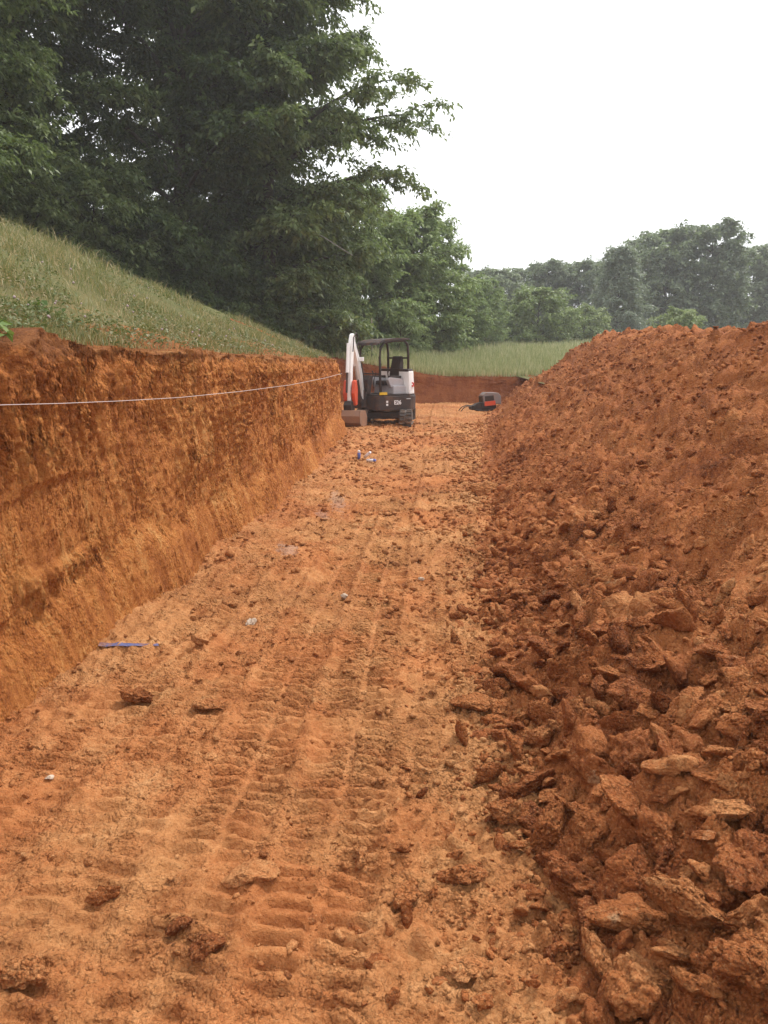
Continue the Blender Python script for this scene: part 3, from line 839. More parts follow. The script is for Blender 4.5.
# label on the left side panel
sidex = Hf.l * 0.0
pn = Hf(0.5, 0.669, 0); pm = Hf(-0.2, 0.72, 0); pd = (pm - pn).normalized(); pnrm = Vector((pd.y, -pd.x, 0))
if pnrm.dot(Hf.l) < 0: pnrm = -pnrm
text_part('model_lettering', 'E26', 0.145, pn + pd * 0.36 + pnrm * 0.012 + Vector((0, 0, 0.63)), pd, (0, 0, 1), M['decal'], house, 0.003, 0.004)
p0 = pn + pd * 0.02 + pnrm * 0.006
for dz in (0.56, 0.635):
    bm = bmesh.new(); q0 = p0 + Vector((0, 0, dz))
    v = [bm.verts.new(q0 + pd * i + Vector((0, 0, k)) + pnrm * j) for i in (0, 0.055) for j in (0, 0.01) for k in (0, 0.05)]
    for q in ((0, 1, 3, 2), (4, 6, 7, 5), (0, 4, 5, 1), (2, 3, 7, 6), (0, 2, 6, 4), (1, 5, 7, 3)): bm.faces.new([v[i] for i in q])
    build('decal', bm, M['decal'], house)
bm = bmesh.new(); q0 = pn + pd * -0.08 + pnrm * 0.006 + Vector((0, 0, 0.80))
v = [bm.verts.new(q0 + pd * i + Vector((0, 0, k)) + pnrm * j) for i in (-0.1, 0.12) for j in (0, 0.02) for k in (0.035, 0.1)]
for q in ((0, 1, 3, 2), (4, 6, 7, 5), (0, 4, 5, 1), (2, 3, 7, 6), (0, 2, 6, 4), (1, 5, 7, 3)): bm.faces.new([v[i] for i in q])
build('warning_plate', bm, M['yellow'], house)
build('side_handle', tube([pn + pd * 0.62 + pnrm * 0.005 + Vector((0, 0, 0.72)), pn + pd * 0.62 + pnrm * 0.03 + Vector((0, 0, 0.72)), pn + pd * 0.74 + pnrm * 0.03 + Vector((0, 0, 0.72)), pn + pd * 0.74 + pnrm * 0.005 + Vector((0, 0, 0.72))], 0.008, 6), M['steel'], house)
# white engine hood at the rear
ho = [(-0.27, 0.66), (-0.27, -0.66)] + [(0.05 + 0.8 * math.cos(a), 0.74 * math.sin(a)) for a in np.linspace(R(238), R(122), 12)]
hood = build('engine_hood', plan(Hf, ho, 0.83, 1.42, None, 0.96), M['white'], ex, 0.03)
build('hood_top', plan(Hf, [(a * 0.95, b * 0.95) for a, b in ho], 1.40, 1.47, None, 0.97), M['black'], hood, 0.015)
hs_ = Vector((Hf(-0.36, 0.64, 0))); he_ = Vector(Hf(0.05 + 0.8 * math.cos(R(122)), 0.74 * math.sin(R(122)), 0)); hd = (he_ - hs_)
hl = hd.length; hd.normalize(); hn = Vector((hd.y, -hd.x, 0))
if hn.dot(Hf.l) < 0: hn = -hn
q1 = Hf(0.05 + 0.8 * math.cos(R(132.5)), 0.74 * math.sin(R(132.5)), 0) * 0.985
for off_, zz_, wd_, ht_ in ((-0.06, 1.02, 0.15, 0.035), (0.0, 1.06, 0.06, 0.05), (-0.1, 1.1, 0.03, 0.03)):
    bm = bmesh.new(); dd = Vector((-hn.y, hn.x, 0)); base = q1 * 1.012 + hd * off_ + Vector((0, 0, zz_))
    v = [bm.verts.new(base + hd * i + Vector((0, 0, k)) + hn * j) for i in (-wd_ / 2, wd_ / 2) for j in (-0.03, 0.012) for k in (0, ht_)]
    for q in ((0, 1, 3, 2), (4, 6, 7, 5), (0, 4, 5, 1), (2, 3, 7, 6), (0, 2, 6, 4), (1, 5, 7, 3)): bm.faces.new([v[i] for i in q])
    build('logo_mark', bm, M['decalred'], hood)
build('seat_plinth', box(Hf, (-0.37, 0.12), (-0.4, 0.5), (0.83, 1.05)), M['grey'], ex, 0.03)
seat = build('seat', box(Hf, (-0.28, 0.2), (-0.22, 0.24), (1.05, 1.17)), M['black'], ex, 0.04)
build('backrest', prism(Hf, [(-0.34, 1.15), (-0.2, 1.15), (-0.27, 1.5), (-0.33, 1.8), (-0.40, 1.8), (-0.42, 1.5)], -0.19, 0.21), M['black'], seat, 0.04)
build('armrest', box(Hf, (-0.2, 0.15), (0.3, 0.4), (1.22, 1.3)), M['black'], seat, 0.02)
build('armrest', box(Hf, (-0.2, 0.15), (-0.4, -0.3), (1.22, 1.3)), M['black'], seat, 0.02)
con = build('side_console', prism(Hf, [(-0.25, 1.05), (-0.25, 1.22), (0.18, 1.26), (0.24, 1.2), (0.14, 1.0)], 0.29, 0.42), M['grey'], ex, 0.015)
build('joystick', tube([Hf(0.18, 0.35, 1.24), Hf(0.2, 0.35, 1.36), Hf(0.2, 0.36, 1.42)], [0.012, 0.014, 0.026], 8), M['black'], con)
con2 = build('side_console', prism(Hf, [(-0.25, 1.05), (-0.25, 1.22), (0.18, 1.26), (0.24, 1.2), (0.14, 1.0)], -0.42, -0.29), M['grey'], ex, 0.015)
build('joystick', tube([Hf(0.18, -0.35, 1.24), Hf(0.2, -0.35, 1.36), Hf(0.2, -0.36, 1.42)], [0.012, 0.014, 0.026], 8), M['black'], con2)
fc = build('front_panel', prism(Hf, [(0.56, 0.83), (0.67, 0.83), (0.66, 1.2), (0.56, 1.32), (0.5, 1.3)], -0.45, 0.1), M['dark'], ex, 0.02)
for b in (0.2, 0.3):
    build('travel_lever', tube([Hf(0.5, b - 0.2, 0.9), Hf(0.46, b - 0.2, 1.2), Hf(0.4, b - 0.2, 1.38)], 0.013, 6), M['black'], ex)
can = build('canopy_roof', prism(Hf, [(0.64, 2.06), (0.6, 2.13), (0.4, 2.21), (0.0, 2.25), (-0.36, 2.25), (-0.42, 2.22), (-0.36, 2.205), (0.0, 2.205), (0.4, 2.165), (0.58, 2.09)], -0.49, 0.49), M['dark'], ex, 0.012)
for b in (-0.45, 0.45):
    build('canopy_frame', tube([Hf(0.5, b, 0.83), Hf(0.52, b, 1.75), Hf(0.5, b, 2.0), Hf(0.38, b, 2.13), Hf(0.1, b, 2.18), Hf(-0.25, b, 2.19), Hf(-0.35, b, 2.1), Hf(-0.38, b, 1.85), Hf(-0.38, b, 1.42)], 0.032, 8), M['black'], ex, 0, True)
build('canopy_crossbar', tube([Hf(-0.37, -0.45, 1.75), Hf(-0.37, 0.45, 1.75)], 0.022, 8), M['black'], can)
build('canopy_crossbar', tube([Hf(0.52, -0.45, 1.35), Hf(0.52, 0.45, 1.35)], 0.02, 8), M['black'], can)
build('grab_rail', tube([Hf(0.55, 0.5, 0.9), Hf(0.56, 0.52, 1.2), Hf(0.54, 0.52, 1.6), Hf(0.52, 0.46, 1.68)], 0.013, 6), M['black'], ex)
# swing post, boom, arm and bucket (boom slewed towards the near side)
K = Hf(0.76, 0.0, 0)
post = build('swing_post', prism(Frame(Hf.f, K), [(-0.14, 0.5), (0.1, 0.48), (0.14, 0.84), (0.02, 0.96), (-0.1, 0.86)], -0.11, 0.11), M['dark'], ex, 0.02)
B = Frame((-0.2, -0.98), K)
boom = build('boom', prism(B, [(-0.02, 0.72), (0.1, 0.68), (0.3, 1.2), (0.52, 1.62), (0.78, 2.0), (0.84, 2.1), (0.78, 2.18), (0.7, 2.14), (0.4, 1.8), (0.14, 1.36)], -0.062, 0.062), M['white'], ex, 0.018)
build('boom_cylinder', tube([B(0.16, 0, 0.62), B(0.42, 0, 1.2)], 0.05, 12), M['dark'], boom)
build('cylinder_rod', tube([B(0.42, 0, 1.2), B(0.58, 0, 1.55)], 0.026, 10), M['steel'], boom)
build('work_lamp', box(Frame(B.f, B(0.42, 0.13, 1.72)), (-0.03, 0.05), (-0.05, 0.05), (-0.05, 0.05)), M['decal'], boom, 0.01)
arm = build('arm', prism(B, [(0.66, 2.28), (0.76, 2.34), (0.86, 2.3), (0.93, 2.14), (1.03, 1.4), (1.06, 0.72), (0.98, 0.66), (0.92, 0.74), (0.86, 1.5), (0.76, 2.0), (0.66, 2.16)], -0.045, 0.045), M['white'], ex, 0.016)
build('arm_cylinder', tube([B(0.36, 0, 1.84), B(0.5, 0, 2.06)], 0.045, 12), M['dark'], arm)
build('cylinder_rod', tube([B(0.5, 0, 2.06), B(0.68, 0, 2.26)], 0.024, 10), M['steel'], arm)
build('bucket_cylinder', tube([B(1.0, -0.02, 2.1), B(1.1, -0.02, 1.4)], 0.04, 12), M['white'], arm)
build('cylinder_rod', tube([B(1.1, -0.02, 1.4), B(1.16, -0.02, 0.92)], 0.027, 10), M['dark'], arm)
for bb in (-0.1, 0.115):
    build('link_plate', prism(B, [(0.84, 0.62), (0.98, 0.6), (1.1, 0.9), (1.02, 1.2), (0.9, 1.22), (0.82, 1.0)], bb - 0.04, bb + 0.045), M['red'], arm, 0.015)
build('hydraulic_hose', tube([B(0.3, 0.09, 1.5), B(0.55, 0.1, 2.1), B(0.72, 0.09, 2.36), B(0.9, 0.09, 2.24), B(0.98, 0.09, 1.9)], 0.014, 6), M['black'], boom)
build('hydraulic_hose', tube([B(0.0, 0.1, 0.8), B(0.2, 0.13, 1.1), B(0.34, 0.1, 1.6)], 0.016, 6), M['black'], boom)
build('coupler', prism(B, [(0.88, 0.46), (1.16, 0.46), (1.2, 0.62), (1.1, 0.72), (0.92, 0.7)], -0.1, 0.1), M['black'], arm, 0.015)
bo = [(0.82, 0.48), (1.2, 0.5), (1.27, 0.36), (1.24, 0.2), (1.1, 0.09), (0.82, 0.05), (0.72, 0.06)]
bi = [(0.74, 0.085), (0.84, 0.08), (1.08, 0.115), (1.2, 0.21), (1.23, 0.35), (1.17, 0.47), (0.83, 0.45)]
bk = build('bucket', prism(B, bo + bi, -0.34, 0.34), M['bucket'], ex)
for bb in (-0.348, 0.325):
    build('bucket_cheek', prism(B, bo + [(0.66, 0.3)], bb, bb + 0.023), M['bucket'], bk)
build('cutting_edge', box(B, (0.64, 0.76), (-0.35, 0.35), (0.045, 0.068)), M['steel'], bk)

# ------------------------------------------------------------------ small compactor at the foot of the heap
cp = on_ground(489, 411)
cpt = empty('plate_compactor', (cp.x, cp.y, max(float(heap_z(np.array([cp.x]), np.array([cp.y]))[0]), 0.0) + 0.02))
tag(cpt, 'small grey and red walk-behind machine with black looped handle at the foot of the heap', 'compactor')
C = Frame((-1, -0.25)); cpt.scale = (1, 1, 0.84); cpt.rotation_euler = (0, R(-6), 0)
build('base_plate', prism(C, [(-0.42, 0.06), (-0.3, 0.0), (0.34, 0.0), (0.5, 0.1), (0.46, 0.13), (0.3, 0.05), (-0.28, 0.05), (-0.4, 0.1)], -0.24, 0.24), M['dark'], cpt, 0.008)
build('engine_block', box(C, (-0.2, 0.3), (-0.19, 0.19), (0.06, 0.34)), M['black'], cpt, 0.02)
hdp = build('hood', prism(C, [(-0.36, 0.2), (0.22, 0.3), (0.24, 0.62), (0.12, 0.72), (-0.28, 0.66), (-0.38, 0.52)], -0.24, 0.24), M['hood'], cpt, 0.035)
build('grille', prism(C, [(0.2, 0.33), (0.262, 0.36), (0.262, 0.58), (0.22, 0.6)], -0.2, 0.2), M['black'], hdp, 0.005)
build('side_grille', box(C, (-0.12, 0.18), (0.236, 0.25), (0.38, 0.58)), M['black'], hdp, 0.004)
build('badge', box(C, (-0.16, 0.2), (0.2, 0.262), (0.2, 0.37)), M['red'], hdp, 0.01)
build('front_body', prism(C, [(0.2, 0.08), (0.62, 0.1), (0.66, 0.22), (0.4, 0.34), (0.2, 0.36)], -0.14, 0.16), M['black'], cpt, 0.02)
for b in (-0.12, 0.2):
    build('handle', tube([C(0.5, b, 0.24), C(0.7, b, 0.29), C(0.88, b, 0.24), C(1.0, b, 0.1), C(1.03, b, 0.0)], 0.017, 8), M['black'], cpt, 0, True)

# ------------------------------------------------------------------ string line, blue mark, cans, post
pts = []
for px, py in ((-90, 409), (0, 405), (60, 403.5), (120, 401), (180, 397.5), (240, 391.5), (290, 385), (325, 378), (342, 373.5)):
    d = ray(px, py); best = None
    t = 1.0
    for _ in range(30):
        p = Vector((0, 0, CAM_H)) + d * t
        tx = (float(wall_x(p.y)) + 0.16) / d.x
        t = 0.5 * t + 0.5 * tx
    pts.append(Vector((0, 0, CAM_H)) + d * t)
sm = []
for a, b in zip(pts, pts[1:]):
    for k in range(6): sm.append(a.lerp(b, k / 6))
sm.append(pts[-1])
o = build('string_line', tube(sm, [0.0016 + 0.00015 * p.y for p in sm], 6), M['twine'], None, 0, True)
tag(o, 'thin pale string line stretched along the cut bank face', 'string')

r2 = random.Random(3)
bm = bmesh.new()
for k in range(6):
    pa = on_ground(84 + r2.uniform(0, 16), 644.5 + r2.uniform(-1.2, 1.2)); pb = on_ground(140 + r2.uniform(0, 22), 646 + r2.uniform(-1.5, 1.8))
    q = []
    zm = float(np.mean(floor_z(np.linspace(pa.x, pb.x, 24), np.linspace(pa.y, pb.y, 24)))) + 0.006
    for i in range(16):
        p = pa.lerp(pb, i / 15); p.y += 0.002 * math.sin(i * 0.7 + k * 2)
        p.z = 0.75 * zm + 0.25 * (float(floor_z(np.array([p.x]), np.array([p.y]))[0]) + 0.011); q.append(p)
    wd = r2.uniform(0.003, 0.006)
    vs = [(bm.verts.new(p + Vector((0, wd, 0))), bm.verts.new(p + Vector((0, -wd, 0))), bm.verts.new(p + Vector((0, 0, 0.004)))) for p in q]
    for a, b in zip(vs, vs[1:]):
        bm.faces.new((a[0], a[2], b[2], b[0])); bm.faces.new((a[2], a[1], b[1], b[2]))
o = build('marking_line', bm, M['blue'], None)
tag(o, 'short blue marking line lying on the floor at the foot of the cut bank', 'marking')

def spray_can(px, py, mat, capmat, tilt, turn, lab):
    p = on_ground(px, py)
    e = empty('spray_can', (p.x, p.y, float(floor_z(np.array([p.x]), np.array([p.y]))[0]) + (0.03 if tilt else -0.005)))
    e.rotation_euler = (0, tilt, turn)
    prof = [(0, 0.033), (0.145, 0.033), (0.16, 0.026), (0.168, 0.014)]
    build('body', tube([(0, 0, z) for z, q in prof], [q for z, q in prof], 16), mat, e, 0, True)
    build('cap', tube([(0, 0, 0.15), (0, 0, 0.2), (0, 0, 0.205)], [0.029, 0.027, 0.02], 14), capmat, e, 0, True)
    e.scale = (0.8,) * 3
    tag(e, lab, 'spray can')
spray_can(359, 460, M['canblue'], M['canwhite'], 0.0, 0, 'upright blue spray can with pale cap on the trench floor')
spray_can(364.5, 459, M['canwhite'], M['canwhite'], 0.9, -0.5, 'tilted white spray can beside the upright blue one')
spray_can(367, 461, M['canwhite'], M['canblue'], 1.5, -0.35, 'white spray can lying on its side on the trench floor')

p = at_depth(372, 376, 30.5); zb = float(land(p.x, p.y)); tp = at_depth(371.5, 318, 30.5)
o = build('post', tube([(p.x, p.y, zb - 0.2), ((p.x + tp.x) / 2, p.y, (zb + tp.z) / 2), (tp.x, p.y, tp.z)], [0.035, 0.032, 0.028], 8), M['wood'], None, 0, True)
tag(o, 'slim grey-brown post standing in the grass behind the excavator', 'post')

# ------------------------------------------------------------------ trees
def np_tubes(curves, sides):
    """curves: list of (pts (n,3), radii)"""
    Vs = []; Fs = []; base = 0
    for P, rad in curves:
        P = np.asarray(P); n = len(P)
        D = np.gradient(P, axis=0); D /= np.linalg.norm(D, axis=1, keepdims=True) + 1e-9
        ref = np.where(np.abs(D[:, 2:3]) > 0.9, np.array([[1.0, 0, 0]]), np.array([[0, 0, 1.0]]))
        u = np.cross(D, ref); u /= np.linalg.norm(u, axis=1, keepdims=True); v = np.cross(D, u)
        a = np.arange(sides) * 2 * np.pi / sides
        ring = P[:, None, :] + np.asarray(rad)[:, None, None] * (np.cos(a)[None, :, None] * u[:, None, :] + np.sin(a)[None, :, None] * v[:, None, :])
        Vs.append(ring.reshape(-1, 3))
        i = np.arange((n - 1) * sides).reshape(n - 1, sides); j = np.roll(i, -1, 1)
        Fs.append(np.stack([i, j, j + sides, i + sides], -1).reshape(-1, 4) + base); base += n * sides
    return Vs, Fs, base
def leaves(P, D, per, L, W, r, spread=0.7, droop=0.45, twig=0.7):
    n = len(P)
    t = np.tile((np.arange(per) + 0.5) / per, (n, 1)) + r.normal(0, 0.03, (n, per))
    side = np.where(np.arange(per) % 2 == 0, 1.0, -1.0)[None, :, None]
    up = np.array([0, 0, 1.0])
    S = np.cross(D, up); S /= np.linalg.norm(S, axis=1, keepdims=True) + 1e-6
    tw = twig * r.uniform(0.6, 1.25, (n, 1))
    B = P[:, None, :] + D[:, None, :] * (t * tw)[..., None]
    B[..., 2] -= 0.22 * (t * tw) ** 2 / max(twig, 0.1)
    B += r.normal(0, 0.09 * twig, B.shape)
    d = 0.55 * D[:, None, :] + spread * side * S[:, None, :] + r.normal(0, 0.35, B.shape)
    d[..., 2] -= droop * r.uniform(0.5, 1.3, (n, per))
    d /= np.linalg.norm(d, axis=-1, keepdims=True)
    nrm = up + r.normal(0, 0.45, B.shape)
    wv = np.cross(d, nrm); wv /= np.linalg.norm(wv, axis=-1, keepdims=True) + 1e-6
    ln = (L * r.uniform(0.65, 1.25, (n, per)))[..., None]; wd = ln * W / 2
    v0 = B; v2 = B + d * ln; v2[..., 2] -= 0.12 * ln[..., 0]
    m = B + d * ln * 0.45; m[..., 2] += 0.05 * ln[..., 0]
    V = np.stack([v0, m + wv * wd, v2, m - wv * wd], 2).reshape(-1, 3)
    F = np.arange(len(V)).reshape(-1, 4)
    return V, F
def tree(name, seed, H, Rd, zb, limbs, subs, twigs, per, L, W, mat, env='round', twig=0.7, droop=0.45, up=0.55, reach=None, trunk_r=None, vert=0.32):
    r = np.random.default_rng(seed)
    root = empty(name)
    n = 12
    tz = np.linspace(0, H * 0.93, n)
    wob = np.cumsum(r.normal(0, 0.012 * H, (n, 2)), axis=0) * np.linspace(0, 1, n)[:, None]
    T = np.column_stack([wob[:, 0], wob[:, 1], tz])
    tr0 = trunk_r or 0.016 * H
    curves = [(T, tr0 * (1 - 0.85 * tz / tz[-1]) + 0.012)]
    thin = []; SP = []; SD = []
    for i in range(limbs):
        f = (i + r.uniform(0.2, 0.8)) / limbs
        z = zb + (H - zb) * f
        if env == 'round': e = (max(0.0, 1 - (2 * f * 0.9 - 0.72) ** 2 * 0.9)) ** 0.5
        elif env == 'cone': e = 1.02 - 0.92 * f
        else: e = 0.72 + 0.45 * f - 1.5 * max(0, f - 0.5) ** 1.25
        Ln = max(0.25, Rd * e * r.uniform(0.75, 1.15))
        a = i * 2.39996 + r.normal(0, 0.3)
        if reach and i in reach: a, Ln = reach[i][0], reach[i][1]
        u0 = up + 0.5 * f if env != 'cone' else up
        z0 = max(zb * 0.5, min(H * 0.9, z - Ln * u0 * 0.55))
        base = np.array([np.interp(z0, tz, T[:, 0]), np.interp(z0, tz, T[:, 1]), z0])
        t = np.linspace(0, 1, 8)[:, None]
        hd = np.array([math.cos(a), math.sin(a), 0])
        bend = np.array([-hd[1], hd[0], 0]) * r.normal(0, 0.12)
        C = base + Ln * (t * hd + t ** 2 * bend) + np.array([0, 0, 1]) * Ln * (u0 * 1.2 * t - 0.62 * u0 * t ** 2)
        curves.append((C, tr0 * 0.34 * (1 - 0.8 * t[:, 0]) * min(1, Ln / (0.5 * Rd)) + 0.008))
        for k in range(subs):
            q = 0.14 + 0.86 * (k + r.uniform(0, 1)) / subs
            p = np.array([np.interp(q, t[:, 0], C[:, j]) for j in range(3)])
            sa = a + (1 if k % 2 else -1) * r.uniform(0.35, 1.25) * (1.15 - 0.6 * q)
            sl = Ln * r.uniform(0.22, 0.42) * (1.15 - 0.5 * q) + 0.15
            sh = np.array([math.cos(sa), math.sin(sa), r.normal(0.18, vert)])
            tt = np.linspace(0, 1, 4)[:, None]
            Cs = p + sl * tt * sh - np.array([0, 0, 1]) * sl * 0.25 * tt ** 2
            thin.append((Cs, 0.016 * (1 - 0.7 * tt[:, 0]) * max(0.6, H / 14)))
            for m in range(twigs):
                qq = (m + r.uniform(0.1, 0.9)) / twigs
                pp = p + sl * qq * sh - np.array([0, 0, 1]) * sl * 0.25 * qq ** 2
                ta = sa + r.normal(0, 0.9)
                d = np.array([math.cos(ta), math.sin(ta), r.normal(-0.02, 0.3)])
                SP.append(pp + r.normal(0, 0.05 * twig, 3)); SD.append(d / np.linalg.norm(d))
    V1, F1, b1 = np_tubes(curves, 7)
    V2, F2, b2 = np_tubes(thin, 4)
    V = np.concatenate(V1 + V2); F = np.concatenate(F1 + [f + b1 for f in F2])
    link('trunk', mesh_np('trunk', V, F, True), M['bark'], root)
    V, F = leaves(np.array(SP), np.array(SD), per, L, W, r, twig=twig, droop=droop)
    link('crown', mesh_np('crown', V, F), mat, root)
    return root
def put(o, x, y, rz=0, sc_=1.0, sz=None, sink=0.15, label=None, cat='tree', group=None):
    o.location = (x, y, float(land(x, y)) - sink); o.rotation_euler = (0, 0, rz)
    o.scale = (sc_, sc_, sc_ * (sz or 1))
    return tag(o, label, cat, group)

GL = 'broadleaf trees along the top of the grass slope'
tA = tree('broadleaf_tree', 1, 17.5, 4.0, 0.6, 48, 10, 9, 26, 0.2, 0.48, M['leaf_dark'], 'tall', 0.75, 0.5, 0.45,
          reach={21: (0.0, 5.0), 22: (-0.35, 4.6), 15: (-0.3, 4.4)})
put(tA, -7.1, 29.5, 0, 1.06, label='tall dark broadleaf tree whose branch reaches out over the sky, above the excavator', group=GL)
dp = [at_depth(297, 232, 27.2), at_depth(322, 246, 26.6), at_depth(347, 262, 26.2)]
rel = [Vector(q) - tA.location for q in dp]
db = build('dead_branch', tube([rel[0], rel[1], rel[2]], [0.03, 0.022, 0.012], 6), M['dead'], tA, 0, True)
tB = tree('broadleaf_tree', 2, 16.5, 4.4, 0.6, 44, 10, 8, 26, 0.2, 0.48, M['leaf_dark'], 'tall', 0.75, 0.5, 0.45)
put(tB, -10.0, 27.8, 1.0, 1, label='tall dark broadleaf tree on the slope, second from the excavator', group=GL)
tC = copy_thing(tA)
for ch in list(tC.children):
    if ch.name.startswith('dead'): bpy.data.objects.remove(ch)
put(tC, -13.6, 24.0, 2.6, 1.02, label='tall dark broadleaf tree at left with sky showing through its top', group=GL)
tD = copy_thing(tB)
put(tD, -16.8, 24.0, 4.0, 0.95, label='dark broadleaf tree at the far left edge of the picture', group=GL)
tE = copy_thing(tB)
put(tE, -12.6, 18.3, 5.2, 0.72, label='nearer broadleaf tree leaning in at the upper left corner', group=GL)
tF = copy_thing(tB)
put(tF, -9.5, 35.0, 3.1, 1.0, label='dark broadleaf tree standing behind the tallest one on the slope', group=GL)

tG = copy_thing(tB)
put(tG, -8.4, 31.5, 0.4, 1.06, label='dark broadleaf tree crowded between the two tallest on the slope', group=GL)
GS = 'shrubs under the trees at the top of the grass slope'
sA = tree('shrub', 11, 3.4, 2.0, 0.15, 18, 6, 5, 20, 0.15, 0.45, M['leaf_dark'], 'round', 0.55, 0.5, 0.5, trunk_r=0.04)
sB = tree('shrub', 12, 2.6, 1.7, 0.1, 16, 6, 5, 18, 0.14, 0.5, M['leaf_dark'], 'round', 0.5, 0.5, 0.5, trunk_r=0.035)
shr = [(-5.0, 30.6, sA, 0.9, 'dark shrub under the tallest tree, nearest the excavator boom'),
       (-6.9, 28.6, sB, 1.0, 'dark leafy shrub at the low end of the slope, second from the excavator'),
       (-8.6, 27.2, sA, 1.0, 'dark shrub on the slope, third from the excavator'),
       (-10.2, 25.2, sB, 1.15, 'dark shrub in the middle of the row along the slope top'),
       (-11.2, 23.4, sA, 1.0, 'dark shrub left of the middle of the row along the slope top'),
       (-12.2, 21.6, sB, 1.1, 'shrub near the upper left end of the slope, one before the picture edge'),
       (-13.2, 20.0, sA, 1.0, 'shrub at the upper left end of the slope by the picture edge'),
       (-7.6, 31.0, sA, 1.25, 'tall dark shrub behind the row, beside the tallest trunk'),
       (-12.4, 26.0, sA, 1.3, 'tall dark shrub behind the row in the upper left')]
used = set()
for k, (x, y, src, sc_, lab) in enumerate(shr):
    o = src if src.name not in used else copy_thing(src)
    used.add(src.name)
    put(o, x, y, k * 1.7, sc_, label=lab, cat='shrub', group=GS)

GM = 'lighter trees at the back of the meadow'
mA = tree('meadow_tree', 21, 8.6, 3.2, 0.2, 38, 8, 8, 22, 0.23, 0.46, M['leaf_mid'], 'round', 0.7, 0.4, 0.4, vert=0.6)
put(mA, -4.9, 38.5, 0.3, 1, label='light green tree directly behind the excavator canopy', group=GM)
mB = tree('meadow_tree', 22, 8.0, 2.9, 0.2, 36, 8, 8, 22, 0.23, 0.46, M['leaf_mid'], 'round', 0.7, 0.4, 0.4, vert=0.6)
put(mB, -2.5, 42.5, 1.3, 1.0, label='light green tree right of the excavator, sloping down to the meadow', group=GM)
o = copy_thing(mA); put(o, -0.3, 47.5, 2.2, 0.68, label='smaller light green tree at the right end of the near tree row', group=GM)
o = copy_thing(mB); put(o, -8.0, 37.5, 4.2, 1.05, label='light green tree half hidden behind the tallest dark tree', group=GM)
o = copy_thing(mA); put(o, 1.9, 55.0, 3.9, 0.6, label='darker low tree between the near row and the round bush', group=GM)
o = copy_thing(sA); put(o, -2.6, 38.6, 0.4, 0.75, label='low bush in the meadow grass just right of the canopy', cat='shrub'); o.name = 'shrub'
for ch in o.children:
    if ch.name.startswith('crown'):
        me = ch.data.copy(); me.materials.clear(); me.materials.append(M['leaf_mid']); ch.data = me

GF = 'far trees beyond the meadow and the heap'
fA = tree('far_tree', 31, 13.0, 5.0, 0.3, 38, 7, 6, 17, 0.46, 0.6, M['leaf_far'], 'round', 1.3, 0.3, 0.35, vert=0.7)
fB = tree('far_tree', 32, 14.0, 4.2, 0.3, 38, 7, 6, 17, 0.46, 0.6, M['leaf_far'], 'tall', 1.3, 0.3, 0.35, vert=0.7)
fC = tree('far_tree', 33, 9.5, 3.4, 0.3, 40, 7, 6, 14, 0.32, 0.4, M['leaf_pale'], 'cone', 0.9, 0.3, 0.25)
rb = tree('round_bush', 34, 4.6, 2.7, 0.1, 24, 6, 5, 18, 0.26, 0.55, M['leaf_bush'], 'round', 0.8, 0.3, 0.45, trunk_r=0.06, vert=0.6)
def colx(px, Y): return at_depth(px, 358, Y).x
put(rb, colx(535, 60), 60, 0, 1.0, label='round light green bush standing alone before the far trees', cat='bush')
put(fC, colx(614, 72), 72, 0, 0.95, label='pale grey-green pointed tree rising behind the heap crest', group=GF)
far = [(fB, 545, 88, 0.62, 'dark far tree directly behind the round light green bush'),
       (fA, 578, 90, 0.7, 'dark far tree left of the pale pointed tree'),
       (fA, 500, 86, 0.6, 'small grey far tree left of the round bush, at the meadow edge'),
       (fB, 645, 90, 0.82, 'tall far tree just right of the pale pointed tree'),
       (fA, 663, 84, 0.92, 'broad tall far tree above the middle of the heap crest'),
       (fB, 704, 84, 0.86, 'tallest far tree on the right, with two-peaked top'),
       (fA, 738, 92, 0.80, 'far tree right of the tallest one, slightly lower'),
       (fB, 768, 95, 0.74, 'hazy far tree at the right edge of the picture'),
       (fA, 800, 90, 0.75, 'far tree cut off by the right edge of the picture'),
       (fB, 606, 98, 0.68, 'far tree peeping up behind the pale pointed tree'),
       (fA, 480, 92, 0.64, 'far tree at the left end of the far row'),
       (fB, 525, 97, 0.62, 'distant thin tree between the round bush and the near row')]
used = set()
for k, (src, px, Y_, sc_, lab) in enumerate(far):
    o = src if src.name not in used else copy_thing(src)
    used.add(src.name)
    put(o, colx(px, Y_), Y_, k * 2.1 + 0.4, sc_ * 0.98, label=lab, group=GF)
o = copy_thing(rb); o.name = 'round_bush'
put(o, colx(678, 52), 52, 1.0, 0.62, label='small light green bush just showing above the heap crest at right', cat='bush')
o = copy_thing(rb); o.name = 'round_bush'
put(o, colx(583, 66), 66, 2.0, 0.72, label='low light bush between the round bush and the pale pointed tree', cat='bush')

